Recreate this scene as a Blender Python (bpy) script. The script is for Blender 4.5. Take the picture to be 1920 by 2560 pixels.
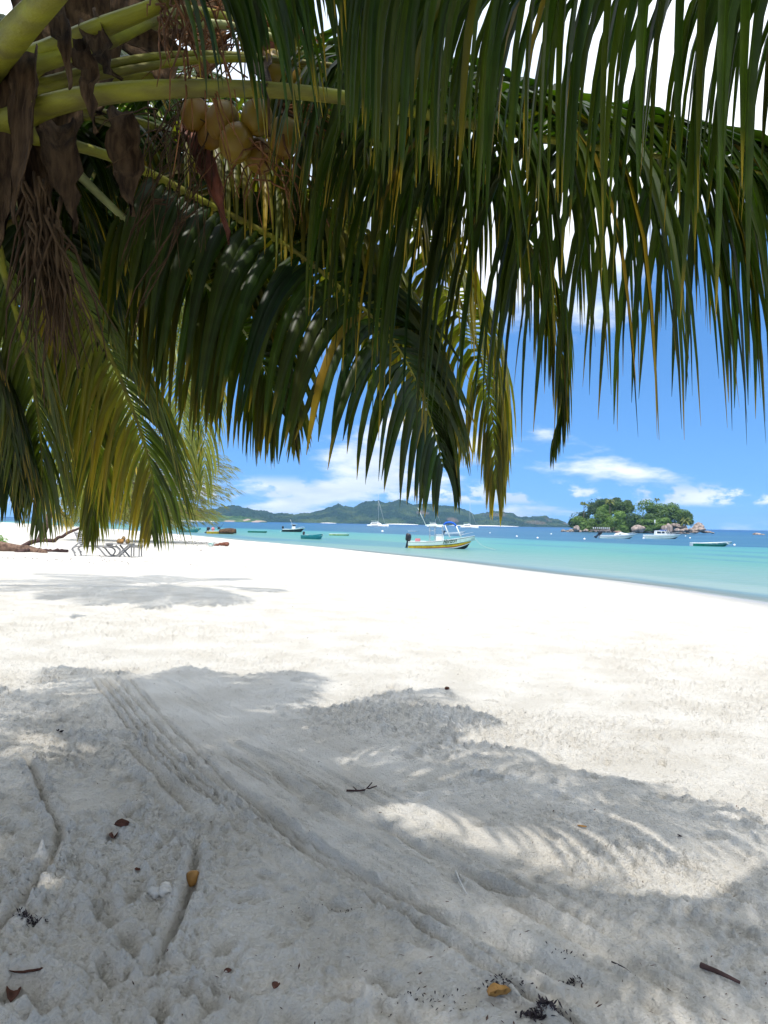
import bpy, bmesh, math, random
import numpy as np
from mathutils import Vector, Matrix, Quaternion

for _o in list(bpy.data.objects):
    bpy.data.objects.remove(_o)
scene = bpy.context.scene
COL = scene.collection
rnd = random.Random(11)

# ------------------------------------------------------------------ camera
FOC = 1923.0                     # focal length in photograph pixels (1920 x 2560)
CAMZ = 1.6
SEA = -1.1                       # sea level below the sand under the viewer
_R = (Matrix.Rotation(math.radians(90.834), 3, 'X') @ Matrix.Rotation(math.radians(1.03), 3, 'Z'))
cam_d = bpy.data.cameras.new('camera')
cam = bpy.data.objects.new('camera', cam_d)
COL.objects.link(cam)
cam.matrix_world = Matrix.Translation((0, 0, CAMZ)) @ _R.to_4x4()
cam_d.sensor_fit = 'VERTICAL'
cam_d.sensor_height = 24.0
cam_d.lens = 24.0 * FOC / 2560.0
cam_d.clip_start = 0.05
cam_d.clip_end = 60000.0
scene.camera = cam

# ------------------------------------------------------------------ light
SUN_EL, SUN_AZ = 66.0, 187.0     # sun high behind the viewer; azimuth clockwise from +Y
_el, _az = math.radians(SUN_EL), math.radians(SUN_AZ)
SUNDIR = Vector((math.sin(_az) * math.cos(_el), math.cos(_az) * math.cos(_el), math.sin(_el)))
sl = bpy.data.lights.new('sun', 'SUN')
sl.energy = 2.35
sl.angle = math.radians(0.9)
sl.color = (1.0, 0.955, 0.89)
so = bpy.data.objects.new('sun', sl)
COL.objects.link(so)
so.rotation_euler = SUNDIR.to_track_quat('Z', 'Y').to_euler()

world = bpy.data.worlds.new('World')
scene.world = world
world.use_nodes = True
def build_world():
    nt = world.node_tree
    nt.nodes.clear()
    N = nt.nodes.new
    L = nt.links.new
    out = N('ShaderNodeOutputWorld')
    bg = N('ShaderNodeBackground')
    bg.inputs['Strength'].default_value = 0.12
    L(bg.outputs[0], out.inputs[0])
    sky = N('ShaderNodeTexSky')
    sky.sky_type = 'NISHITA'
    sky.sun_disc = False
    sky.sun_elevation = _el
    sky.sun_rotation = _az
    sky.altitude = 0
    sky.air_density = 0.85
    sky.dust_density = 0.15
    sky.ozone_density = 3.6
    # look the sky colour up a little above the true direction: clear tropical air keeps its blue down to the horizon
    va = N('ShaderNodeVectorMath'); va.operation = 'MULTIPLY_ADD'
    va.inputs[1].default_value = (1, 1, 0.8); va.inputs[2].default_value = (0, 0, 0.20)
    vn = N('ShaderNodeVectorMath'); vn.operation = 'NORMALIZE'
    L(va.outputs[0], vn.inputs[0]); L(vn.outputs[0], sky.inputs['Vector'])
    hs = N('ShaderNodeHueSaturation')
    hs.inputs['Saturation'].default_value = 1.22
    hs.inputs['Value'].default_value = 1.14
    L(sky.outputs[0], hs.inputs['Color'])
    tc = N('ShaderNodeTexCoord')
    sx = N('ShaderNodeSeparateXYZ')
    L(tc.outputs['Generated'], sx.inputs[0])
    L(tc.outputs['Generated'], va.inputs[0])
    def math_(op, a, b=None, clamp=False):
        m = N('ShaderNodeMath')
        m.operation = op
        m.use_clamp = clamp
        for i, v in enumerate((a, b)):
            if v is None:
                continue
            if isinstance(v, (int, float)):
                m.inputs[i].default_value = v
            else:
                L(v, m.inputs[i])
        return m.outputs[0]
    z = sx.outputs[2]
    # high clouds on a flat layer
    zz = math_('ADD', math_('MAXIMUM', z, 0.0), 0.22)
    cx = N('ShaderNodeCombineXYZ')
    L(math_('DIVIDE', sx.outputs[0], zz), cx.inputs[0])
    L(math_('DIVIDE', sx.outputs[1], zz), cx.inputs[1])
    def noise(vec, scale, detail, rough, off):
        mp = N('ShaderNodeMapping')
        mp.inputs['Location'].default_value = off
        L(vec, mp.inputs[0])
        n = N('ShaderNodeTexNoise')
        n.inputs['Scale'].default_value = scale
        n.inputs['Detail'].default_value = detail
        n.inputs['Roughness'].default_value = rough
        L(mp.outputs[0], n.inputs['Vector'])
        return n.outputs['Fac']
    def ramp(v, a, b):
        m = N('ShaderNodeMapRange')
        m.interpolation_type = 'SMOOTHSTEP'
        m.inputs['From Min'].default_value = a
        m.inputs['From Max'].default_value = b
        L(v, m.inputs['Value'])
        return m.outputs[0]
    n1 = noise(cx.outputs[0], 1.5, 10, 0.57, (3.7, 1.2, 0.4))
    cover = math_('MULTIPLY', ramp(z, 0.27, 0.46), 0.34)
    c1 = ramp(math_('ADD', n1, cover), 0.51, 0.67)
    # small cumulus in a belt above the horizon
    mp = N('ShaderNodeMapping')
    mp.inputs['Scale'].default_value = (15, 15, 30)
    L(tc.outputs['Generated'], mp.inputs[0])
    n2 = noise(mp.outputs[0], 1.0, 8, 0.6, (5.2, 0.7, 1.1))
    belt = math_('MULTIPLY', ramp(z, 0.024, 0.034), math_('SUBTRACT', 1.0, ramp(z, 0.042, 0.062)))
    c2 = math_('MULTIPLY', ramp(n2, 0.47, 0.57), belt)
    cl = math_('MAXIMUM', math_('MULTIPLY', c1, 0.93), math_('MULTIPLY', c2, 0.9), True)
    # cloud brightness varies a little with its thickness
    shade = noise(cx.outputs[0], 1.3, 6, 0.5, (8.1, 2.0, 0.0))
    cc = N('ShaderNodeMix')
    cc.data_type = 'RGBA'
    cc.inputs['A'].default_value = (5.0, 5.9, 7.0, 1)
    cc.inputs['B'].default_value = (8.6, 8.8, 9.2, 1)
    L(ramp(shade, 0.35, 0.6), cc.inputs['Factor'])
    mx = N('ShaderNodeMix')
    mx.data_type = 'RGBA'
    L(cl, mx.inputs['Factor'])
    L(hs.outputs[0], mx.inputs['A'])
    hi = N('ShaderNodeVectorMath'); hi.operation = 'SCALE'      # high clouds are seen against the light of the zenith
    L(cc.outputs['Result'], hi.inputs[0])
    L(math_('ADD', math_('MULTIPLY', ramp(z, 0.15, 0.6), 0.35), 0.70), hi.inputs['Scale'])
    L(hi.outputs[0], mx.inputs['B'])
    L(mx.outputs['Result'], bg.inputs['Color'])
build_world()

scene.render.engine = 'CYCLES'
scene.cycles.use_denoising = True
scene.cycles.max_bounces = 7
scene.cycles.diffuse_bounces = 3
scene.cycles.transparent_max_bounces = 8
scene.cycles.caustics_reflective = False
scene.cycles.caustics_refractive = False
vs = scene.view_settings
vs.view_transform = 'Standard'
vs.look = 'None'
vs.exposure = 0.80
vs.gamma = 1.0
vs.use_curve_mapping = False

# ------------------------------------------------------------------ helpers
def ray(px, py):
    return _R @ Vector(((px - 960) / FOC, (1280 - py) / FOC, -1.0))
def P(px, py, D):
    """point at distance D in front of the viewer"""
    d = ray(px, py)
    return Vector((0, 0, CAMZ)) + d * (D / d.y)
def G(px, py, z=0.0):
    d = ray(px, py)
    return Vector((0, 0, CAMZ)) + d * ((z - CAMZ) / d.z)
def unit(v):
    v = Vector(v)
    return v.normalized() if v.length > 1e-9 else Vector((0, 0, 1))

def prop(o, label=None, cat=None, group=None, kind=None):
    if label: o['label'] = label
    if cat: o['category'] = cat
    if group: o['group'] = group
    if kind: o['kind'] = kind
    return o
def empty(name, label, cat, loc=(0, 0, 0), rz=0.0, group=None):
    o = bpy.data.objects.new(name, None)
    COL.objects.link(o)
    o.location = loc
    o.rotation_euler = (0, 0, rz)
    o.empty_display_size = 0.2
    return prop(o, label, cat, group)
def copy_tree(o, parent=None):
    c = o.copy()
    COL.objects.link(c)
    c.parent = parent
    for ch in o.children:
        copy_tree(ch, c)
    return c

class MB:
    """collects geometry and links it as one mesh object"""
    def __init__(self):
        self.v, self.f, self.m, self.c = [], [], [], []
    def add(self, vs, fs, mi=0):
        b = len(self.v)
        self.v.extend([tuple(p) for p in vs])
        for f in fs:
            self.f.append(tuple(b + i for i in f))
            self.m.append(mi)
        return b
    def box(self, c, s, rot=None, mi=0, taper=1.0):
        c = Vector(c)
        vs = []
        for z in (-1, 1):
            k = taper if z > 0 else 1.0
            for x, y in ((-1, -1), (1, -1), (1, 1), (-1, 1)):
                p = Vector((x * s[0] / 2 * k, y * s[1] / 2 * k, z * s[2] / 2))
                vs.append(c + (rot @ p if rot else p))
        self.add(vs, [(3, 2, 1, 0), (4, 5, 6, 7), (0, 1, 5, 4), (1, 2, 6, 5), (2, 3, 7, 6), (3, 0, 4, 7)], mi)
    def bar(self, a, b, w, h=None, mi=0):
        """rectangular bar from a to b"""
        a, b = Vector(a), Vector(b)
        d = b - a
        q = d.to_track_quat('X', 'Z').to_matrix()
        self.box((a + b) / 2, (d.length, w, h or w), q, mi)
    def tube(self, pts, rad, n=6, mi=0, cap=True, flat=1.0, up=None):
        pts = [Vector(p) for p in pts]
        if isinstance(rad, (int, float)):
            rad = [rad] * len(pts)
        S = None
        vs = []
        for i, p in enumerate(pts):
            T = unit(pts[min(i + 1, len(pts) - 1)] - pts[max(i - 1, 0)])
            if S is None:
                ref = Vector(up) if up else (Vector((0, 0, 1)) if abs(T.z) < 0.9 else Vector((1, 0, 0)))
                S = unit(T.cross(ref))
            S = unit(S - T * S.dot(T))
            U = S.cross(T)
            for k in range(n):
                a = 2 * math.pi * k / n
                vs.append(p + S * (math.cos(a) * rad[i]) + U * (math.sin(a) * rad[i] * flat))
        fs = []
        for i in range(len(pts) - 1):
            for k in range(n):
                k2 = (k + 1) % n
                fs.append((i * n + k, i * n + k2, (i + 1) * n + k2, (i + 1) * n + k))
        if cap:
            fs.append(tuple(range(n - 1, -1, -1)))
            fs.append(tuple((len(pts) - 1) * n + k for k in range(n)))
        self.add(vs, fs, mi)
    def loft(self, rings, mi=0, closed=True, cap=True):
        n = len(rings[0])
        vs = [p for r in rings for p in r]
        fs = []
        for i in range(len(rings) - 1):
            for k in range(n if closed else n - 1):
                k2 = (k + 1) % n
                fs.append((i * n + k, i * n + k2, (i + 1) * n + k2, (i + 1) * n + k))
        if cap and closed:
            fs.append(tuple(range(n - 1, -1, -1)))
            fs.append(tuple((len(rings) - 1) * n + k for k in range(n)))
        self.add(vs, fs, mi)
    def lump(self, c, r, seed=0, sub=3, amp=0.18, freq=1.3, rot=None, mi=0, flatten=None):
        """rounded uneven body (boulder, nut, stone)"""
        bm = bmesh.new()
        bmesh.ops.create_icosphere(bm, subdivisions=sub, radius=1.0)
        c = Vector(c)
        off = Vector((seed * 7.31, seed * 3.17, seed * 1.93))
        from mathutils import noise as mn
        vs = []
        for v in bm.verts:
            p = v.co.copy()
            k = 1 + amp * mn.noise(p * freq + off) + amp * 0.45 * mn.noise(p * freq * 2.7 + off)
            p = p * k
            p = Vector((p.x * r[0], p.y * r[1], p.z * r[2]))
            if rot: p = rot @ p
            vs.append(c + p)
        fs = [tuple(v.index for v in f.verts) for f in bm.faces]
        bm.free()
        self.add(vs, fs, mi)
    def build(self, name, mats, parent=None, smooth=True, origin=None, link=True):
        me = bpy.data.meshes.new(name)
        vs = self.v
        if origin is not None:
            ox, oy, oz = origin
            vs = [(a - ox, b - oy, c - oz) for a, b, c in vs]
        me.from_pydata(vs, [], self.f)
        if not isinstance(mats, (list, tuple)):
            mats = [mats]
        for m in mats:
            me.materials.append(m)
        if len(mats) > 1:
            me.polygons.foreach_set('material_index', self.m)
        if smooth:
            me.polygons.foreach_set('use_smooth', [True] * len(me.polygons))
        if self.c:
            at = me.attributes.new('tint', 'FLOAT_COLOR', 'POINT')
            at.data.foreach_set('color', np.array(self.c, dtype=np.float32).ravel())
        o = bpy.data.objects.new(name, me)
        COL.objects.link(o)
        if parent:
            o.parent = parent
        return o

def spline(pts, n):
    """Catmull-Rom through pts, n samples evenly spaced along its length"""
    pts = [Vector(p) for p in pts]
    q = [pts[0] * 2 - pts[1]] + pts + [pts[-1] * 2 - pts[-2]]
    res = []
    for i in range(1, len(q) - 2):
        a, b, c, d = q[i - 1], q[i], q[i + 1], q[i + 2]
        for k in range(12):
            t = k / 12
            res.append(0.5 * ((2 * b) + (c - a) * t + (2 * a - 5 * b + 4 * c - d) * t * t + (3 * b - a - 3 * c + d) * t ** 3))
    res.append(pts[-1])
    s = [0.0]
    for i in range(1, len(res)):
        s.append(s[-1] + (res[i] - res[i - 1]).length)
    out, j = [], 0
    for k in range(n):
        x = s[-1] * k / (n - 1)
        while j < len(s) - 2 and s[j + 1] < x:
            j += 1
        w = (x - s[j]) / max(s[j + 1] - s[j], 1e-9)
        out.append(res[j].lerp(res[j + 1], min(max(w, 0), 1)))
    return out

# ------------------------------------------------------------------ materials
def mat(name, col, rough=0.6, spec=0.3, metal=0.0, var=0.0, vscale=8.0, bump=0.0, bscale=40.0, col2=None, stretch=None):
    m = bpy.data.materials.new(name)
    m.use_nodes = True
    nt = m.node_tree
    b = nt.nodes['Principled BSDF']
    b.inputs['Base Color'].default_value = (*col, 1)
    b.inputs['Roughness'].default_value = rough
    b.inputs['Specular IOR Level'].default_value = spec
    b.inputs['Metallic'].default_value = metal
    if var > 0 or col2:
        tc = nt.nodes.new('ShaderNodeTexCoord')
        mp = nt.nodes.new('ShaderNodeMapping')
        if stretch: mp.inputs['Scale'].default_value = stretch
        nt.links.new(tc.outputs['Object'], mp.inputs[0])
        n = nt.nodes.new('ShaderNodeTexNoise')
        n.inputs['Scale'].default_value = vscale
        n.inputs['Detail'].default_value = 6
        nt.links.new(mp.outputs[0], n.inputs['Vector'])
        mr = nt.nodes.new('ShaderNodeMapRange')
        mr.inputs['From Min'].default_value = 0.35
        mr.inputs['From Max'].default_value = 0.65
        nt.links.new(n.outputs['Fac'], mr.inputs['Value'])
        mx = nt.nodes.new('ShaderNodeMix')
        mx.data_type = 'RGBA'
        c2 = col2 if col2 else tuple(c * (1 - var) for c in col)
        c1 = col if col2 else tuple(min(1, c * (1 + var)) for c in col)
        mx.inputs['A'].default_value = (*c2, 1)
        mx.inputs['B'].default_value = (*c1, 1)
        nt.links.new(mr.outputs[0], mx.inputs['Factor'])
        nt.links.new(mx.outputs['Result'], b.inputs['Base Color'])
    if bump > 0:
        tc = nt.nodes.new('ShaderNodeTexCoord')
        mp = nt.nodes.new('ShaderNodeMapping')
        if stretch: mp.inputs['Scale'].default_value = stretch
        nt.links.new(tc.outputs['Object'], mp.inputs[0])
        n = nt.nodes.new('ShaderNodeTexNoise')
        n.inputs['Scale'].default_value = bscale
        n.inputs['Detail'].default_value = 5
        nt.links.new(mp.outputs[0], n.inputs['Vector'])
        bp = nt.nodes.new('ShaderNodeBump')
        bp.inputs['Strength'].default_value = bump
        bp.inputs['Distance'].default_value = 0.3 / bscale
        nt.links.new(n.outputs['Fac'], bp.inputs['Height'])
        nt.links.new(bp.outputs[0], b.inputs['Normal'])
    return m

def leaf_mat(name, dark, light, dry, transl, tcol, rough=0.42, spec=0.4):
    """two-sided leaf: vertex attribute tint = (variation, place along leaf, dryness)"""
    m = bpy.data.materials.new(name)
    m.use_nodes = True
    nt = m.node_tree
    N, L = nt.nodes.new, nt.links.new
    b = nt.nodes['Principled BSDF']
    at = N('ShaderNodeAttribute'); at.attribute_name = 'tint'
    sp = N('ShaderNodeSeparateColor')
    L(at.outputs['Color'], sp.inputs[0])
    m1 = N('ShaderNodeMix'); m1.data_type = 'RGBA'
    m1.inputs['A'].default_value = (*dark, 1); m1.inputs['B'].default_value = (*light, 1)
    L(sp.outputs[0], m1.inputs['Factor'])
    # veins along the blade, a paler midrib, blotches of age
    tc = N('ShaderNodeTexCoord')
    bl = N('ShaderNodeTexNoise'); bl.inputs['Scale'].default_value = 14; bl.inputs['Detail'].default_value = 5
    L(tc.outputs['Object'], bl.inputs['Vector'])
    v1 = N('ShaderNodeMath'); v1.operation = 'MULTIPLY'; v1.inputs[1].default_value = 31.0
    L(at.outputs['Alpha'], v1.inputs[0])
    v2 = N('ShaderNodeMath'); v2.operation = 'SINE'; L(v1.outputs[0], v2.inputs[0])
    v3 = N('ShaderNodeMath'); v3.operation = 'MULTIPLY_ADD'; v3.inputs[1].default_value = 0.16; v3.inputs[2].default_value = 0.55
    L(v2.outputs[0], v3.inputs[0])
    v4 = N('ShaderNodeMath'); v4.operation = 'ADD'; L(v3.outputs[0], v4.inputs[0]); L(bl.outputs['Fac'], v4.inputs[1])
    rb = N('ShaderNodeMapRange'); rb.inputs['From Min'].default_value = 0.10; rb.inputs['From Max'].default_value = 0.0
    rb.inputs['To Max'].default_value = 0.8
    L(at.outputs['Alpha'], rb.inputs['Value'])
    v5 = N('ShaderNodeMath'); v5.operation = 'ADD'; L(v4.outputs[0], v5.inputs[0]); L(rb.outputs[0], v5.inputs[1])
    mv = N('ShaderNodeVectorMath'); mv.operation = 'SCALE'
    L(m1.outputs['Result'], mv.inputs[0]); L(v5.outputs[0], mv.inputs['Scale'])
    m2 = N('ShaderNodeMix'); m2.data_type = 'RGBA'
    m2.inputs['B'].default_value = (*dry, 1)
    L(mv.outputs[0], m2.inputs['A'])
    L(sp.outputs[2], m2.inputs['Factor'])
    L(m2.outputs['Result'], b.inputs['Base Color'])
    b.inputs['Roughness'].default_value = rough
    b.inputs['Specular IOR Level'].default_value = spec
    tr = N('ShaderNodeBsdfTranslucent')
    m3 = N('ShaderNodeMix'); m3.data_type = 'RGBA'; m3.blend_type = 'MULTIPLY'
    m3.inputs['Factor'].default_value = 1.0
    m3.inputs['B'].default_value = (*tcol, 1)
    L(m2.outputs['Result'], m3.inputs['A'])
    L(m3.outputs['Result'], tr.inputs['Color'])
    ms = N('ShaderNodeMixShader')
    ms.inputs[0].default_value = transl
    L(b.outputs[0], ms.inputs[1]); L(tr.outputs[0], ms.inputs[2])
    L(ms.outputs[0], nt.nodes['Material Output'].inputs['Surface'])
    return m

M = {}
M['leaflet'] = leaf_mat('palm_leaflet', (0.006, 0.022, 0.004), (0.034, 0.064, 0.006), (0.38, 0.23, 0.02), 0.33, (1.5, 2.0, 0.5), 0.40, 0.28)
M['leaflet_sunlit'] = leaf_mat('sunlit_palm_leaflet', (0.020, 0.042, 0.008), (0.105, 0.140, 0.018), (0.46, 0.31, 0.03), 0.38, (1.7, 1.9, 0.6))  # lighter copy of the leaflet: sunlit look put into the colour
M['leaflet_pale'] = leaf_mat('pale_palm_leaflet', (0.07, 0.10, 0.016), (0.20, 0.22, 0.04), (0.44, 0.30, 0.04), 0.34, (1.7, 1.7, 0.8))  # palest copy: the far palm's sunlit tone put into the colour
M['island_leaf'] = leaf_mat('island_leaf', (0.024, 0.062, 0.018), (0.15, 0.26, 0.034), (0.16, 0.17, 0.05), 0.25, (1.5, 1.6, 0.7), 0.5)
M['needle'] = leaf_mat('casuarina_needle', (0.10, 0.125, 0.02), (0.27, 0.28, 0.05), (0.25, 0.20, 0.08), 0.30, (1.5, 1.5, 0.8), 0.6)
M['shrub_leaf'] = leaf_mat('shrub_leaf', (0.07, 0.18, 0.02), (0.18, 0.34, 0.04), (0.3, 0.3, 0.06), 0.35, (1.5, 1.6, 0.6))
M['petiole'] = mat('petiole', (0.26, 0.26, 0.018), 0.55, 0.3, col2=(0.13, 0.115, 0.025), vscale=3.5, bump=0.5, bscale=45, stretch=(1, 2, 4))
M['petiole_pale'] = mat('pale_petiole', (0.34, 0.36, 0.14), 0.45, 0.4, var=0.2, vscale=5)
M['husk'] = mat('brown_sheath', (0.105, 0.064, 0.032), 0.8, 0.15, col2=(0.028, 0.016, 0.008), vscale=6, bump=0.8, bscale=30, stretch=(6, 6, 1))
M['spathe'] = mat('red_brown_spathe', (0.17, 0.055, 0.03), 0.55, 0.3, var=0.4, vscale=5, bump=0.4, bscale=40, stretch=(5, 5, 1))
M['fibre'] = mat('dry_fibre', (0.075, 0.046, 0.024), 0.9, 0.1, var=0.4, vscale=9)
M['stalk'] = mat('dry_stalk', (0.17, 0.075, 0.03), 0.8, 0.15, var=0.5, vscale=9)
M['flower'] = mat('yellow_flower', (0.55, 0.38, 0.10), 0.7, 0.2, var=0.3, vscale=20)
M['nut'] = mat('green_coconut', (0.20, 0.14, 0.010), 0.42, 0.3, col2=(0.19, 0.085, 0.008), vscale=4)
M['nut_brown'] = mat('brown_coconut', (0.33, 0.17, 0.045), 0.6, 0.3, var=0.35, vscale=9)
M['nut_dry'] = mat('dry_coconut', (0.20, 0.13, 0.06), 0.8, 0.15, var=0.35, vscale=6)
M['trunk'] = mat('palm_trunk', (0.20, 0.16, 0.12), 0.9, 0.1, var=0.35, vscale=6, bump=0.8, bscale=14, stretch=(1, 1, 4))
M['bark'] = mat('bark', (0.13, 0.095, 0.07), 0.9, 0.1, var=0.35, vscale=8, bump=0.8, bscale=20)
M['driftwood'] = mat('driftwood', (0.24, 0.155, 0.11), 0.9, 0.1, col2=(0.07, 0.042, 0.032), vscale=5, bump=0.9, bscale=14)
M['dark_wood'] = mat('dark_wood', (0.075, 0.045, 0.04), 0.85, 0.15, var=0.4, vscale=10, bump=0.5, bscale=30)
M['granite'] = mat('granite', (0.43, 0.345, 0.295), 0.9, 0.1, col2=(0.15, 0.125, 0.11), vscale=0.8, bump=1.0, bscale=1.6, stretch=(1, 1, .5))
M['grey_wood'] = mat('weathered_grey_wood', (0.25, 0.245, 0.24), 0.8, 0.2, var=0.2, vscale=10, bump=0.3, bscale=40, stretch=(1, 6, 6))
M['white'] = mat('white_gelcoat', (0.78, 0.80, 0.78), 0.25, 0.5, var=0.04, vscale=3)
M['hull_white'] = mat('white_hull', (0.66, 0.76, 0.68), 0.25, 0.5, var=0.05, vscale=2)  # white tinted green: light reflected off the water put into the colour
M['teal'] = mat('teal_paint', (0.03, 0.26, 0.30), 0.45, 0.4, var=0.25, vscale=3)
M['green'] = mat('green_paint', (0.012, 0.19, 0.13), 0.45, 0.4, var=0.25, vscale=3)
M['pale_green'] = mat('pale_green_paint', (0.48, 0.60, 0.25), 0.45, 0.4, var=0.2, vscale=3)
M['yellow'] = mat('yellow_paint', (0.58, 0.38, 0.02), 0.4, 0.4, var=0.2, vscale=3)
M['red'] = mat('red_paint', (0.40, 0.035, 0.03), 0.4, 0.4)
M['blue'] = mat('blue_canvas', (0.02, 0.12, 0.55), 0.8, 0.2, var=0.2, vscale=8)
M['dark'] = mat('dark_antifouling', (0.012, 0.016, 0.022), 0.5, 0.3, var=0.2, vscale=3)
M['black'] = mat('black_plastic', (0.015, 0.015, 0.018), 0.3, 0.5)
M['dark_green'] = mat('dark_green_paint', (0.01, 0.05, 0.03), 0.4, 0.4)
M['glass'] = mat('tinted_window', (0.02, 0.025, 0.035), 0.08, 0.6)
M['mast'] = mat('grey_mast', (0.45, 0.47, 0.48), 0.4, 0.4)
M['metal'] = mat('steel_tube', (0.55, 0.57, 0.58), 0.3, 0.5, metal=0.7)
M['tarp'] = mat('brown_tarp', (0.13, 0.075, 0.04), 0.85, 0.15, col2=(0.05, 0.03, 0.02), vscale=2.5, bump=0.6, bscale=6)
M['rope'] = mat('rope', (0.5, 0.5, 0.45), 0.9, 0.1)
M['buoy'] = mat('white_buoy', (0.8, 0.8, 0.78), 0.4, 0.4)
M['pink'] = mat('pink_cloth', (0.6, 0.22, 0.25), 0.8, 0.2)
M['coral'] = mat('bleached_coral', (0.50, 0.48, 0.44), 0.9, 0.1, var=0.15, vscale=12, bump=0.6, bscale=40)
M['dead_leaf'] = mat('dead_leaf', (0.11, 0.045, 0.03), 0.7, 0.25, var=0.5, vscale=14)
M['ochre_leaf'] = mat('ochre_leaf', (0.36, 0.19, 0.05), 0.6, 0.3, var=0.4, vscale=16)
M['weed'] = mat('dry_seaweed', (0.035, 0.028, 0.032), 0.8, 0.2, var=0.4, vscale=20)
M['litter'] = mat('leaf_litter', (0.10, 0.065, 0.05), 0.9, 0.1, var=0.6, vscale=3)

# ------------------------------------------------------------------ numpy noise
def _hash(ix, iy, seed):
    h = (ix.astype(np.int64) * 374761393 + iy.astype(np.int64) * 668265263 + seed * 974634541) & 0x7fffffff
    h = ((h ^ (h >> 13)) * 1274126177) & 0x7fffffff
    return ((h ^ (h >> 16)) & 0xffff) / 65535.0
def vnoise(x, y, seed=0):
    ix, iy = np.floor(x), np.floor(y)
    fx, fy = x - ix, y - iy
    ux, uy = fx * fx * (3 - 2 * fx), fy * fy * (3 - 2 * fy)
    a, b = _hash(ix, iy, seed), _hash(ix + 1, iy, seed)
    c, d = _hash(ix, iy + 1, seed), _hash(ix + 1, iy + 1, seed)
    return (a * (1 - ux) + b * ux) * (1 - uy) + (c * (1 - ux) + d * ux) * uy
def fbm(x, y, seed=0, oct=4, gain=0.5):
    s, a, t = 0.0, 1.0, 0.0
    for k in range(oct):
        s = s + a * (vnoise(x, y, seed + k * 17) - 0.5)
        t += a
        x, y, a = x * 2.03 + 5.1, y * 2.03 + 3.7, a * gain
    return s / t
def sstep(x, a, b):
    t = np.clip((x - a) / (b - a), 0, 1)
    return t * t * (3 - 2 * t)
def poly_dist(x, y, pts):
    """distance to a polyline, and + on its left side, - on its right side"""
    best = np.full(x.shape, 1e12)
    sign = np.ones(x.shape)
    for (ax, ay), (bx, by) in zip(pts[:-1], pts[1:]):
        dx, dy = bx - ax, by - ay
        t = np.clip(((x - ax) * dx + (y - ay) * dy) / (dx * dx + dy * dy), 0, 1)
        d2 = (x - ax - t * dx) ** 2 + (y - ay - t * dy) ** 2
        cr = dx * (y - ay) - dy * (x - ax)
        m = d2 < best
        best = np.where(m, d2, best)
        sign = np.where(m, np.where(cr >= 0, 1.0, -1.0), sign)
    return np.sqrt(best), sign

SHORE = [(40, -400), (30, -60), (22, -10), (17, 14), (14.4, 28.8), (12.9, 35.9), (9.6, 44), (6.2, 54), (-3.1, 74.8),
         (-12.2, 90), (-23, 112), (-43, 148), (-99, 236), (-190, 340), (-420, 520), (-3000, 1500)]
DEEP = [(140, -400), (110, 40), (62, 118), (36, 122), (20, 150), (-9, 215), (-32, 240), (-75, 290), (-190, 420), (-3000, 1700)]
def shore_s(x, y):
    d, s = poly_dist(x, y, SHORE)
    return d * s                      # + on the land side (left of the line)
def base_z(s):
    land = SEA + 1.18 * (1 - np.exp(-np.maximum(s, 0) / 10.0))
    return np.where(s >= 0, land, np.maximum(SEA + 0.10 * s, -4.0))
def ground_z(x, y):
    x, y = np.array([float(x)]), np.array([float(y)])
    return float(base_z(shore_s(x, y))[0])
def GS(px, py):
    """point of the sand seen at photograph pixel (px, py)"""
    z = 0.0
    for _ in range(12):
        p = G(px, py, z)
        z = ground_z(p.x, p.y)
    return Vector((p.x, p.y, z))

def grid_mesh(name, X, Y, Z, mats, attrs=None, kind='structure'):
    nr, nc = X.shape
    me = bpy.data.meshes.new(name)
    co = np.stack([X, Y, Z], -1).reshape(-1, 3).astype(np.float32)
    idx = np.arange(nr * nc).reshape(nr, nc)
    q = np.stack([idx[:-1, :-1], idx[:-1, 1:], idx[1:, 1:], idx[1:, :-1]], -1).reshape(-1, 4)
    me.vertices.add(len(co)); me.vertices.foreach_set('co', co.ravel())
    me.loops.add(q.size); me.loops.foreach_set('vertex_index', q.ravel().astype(np.int32))
    me.polygons.add(len(q))
    me.polygons.foreach_set('loop_start', (np.arange(len(q)) * 4).astype(np.int32))
    me.polygons.foreach_set('use_smooth', np.ones(len(q), dtype=bool))
    me.update(calc_edges=True)
    for k, a in (attrs or {}).items():
        at = me.attributes.new(k, 'FLOAT', 'POINT')
        at.data.foreach_set('value', a.ravel().astype(np.float32))
    me.materials.append(mats)
    o = bpy.data.objects.new(name, me)
    COL.objects.link(o)
    return prop(o, kind=kind)

# ------------------------------------------------------------------ sand
def node_mat(name):
    m = bpy.data.materials.new(name)
    m.use_nodes = True
    return m, m.node_tree, m.node_tree.nodes.new, m.node_tree.links.new, m.node_tree.nodes['Principled BSDF']

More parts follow.
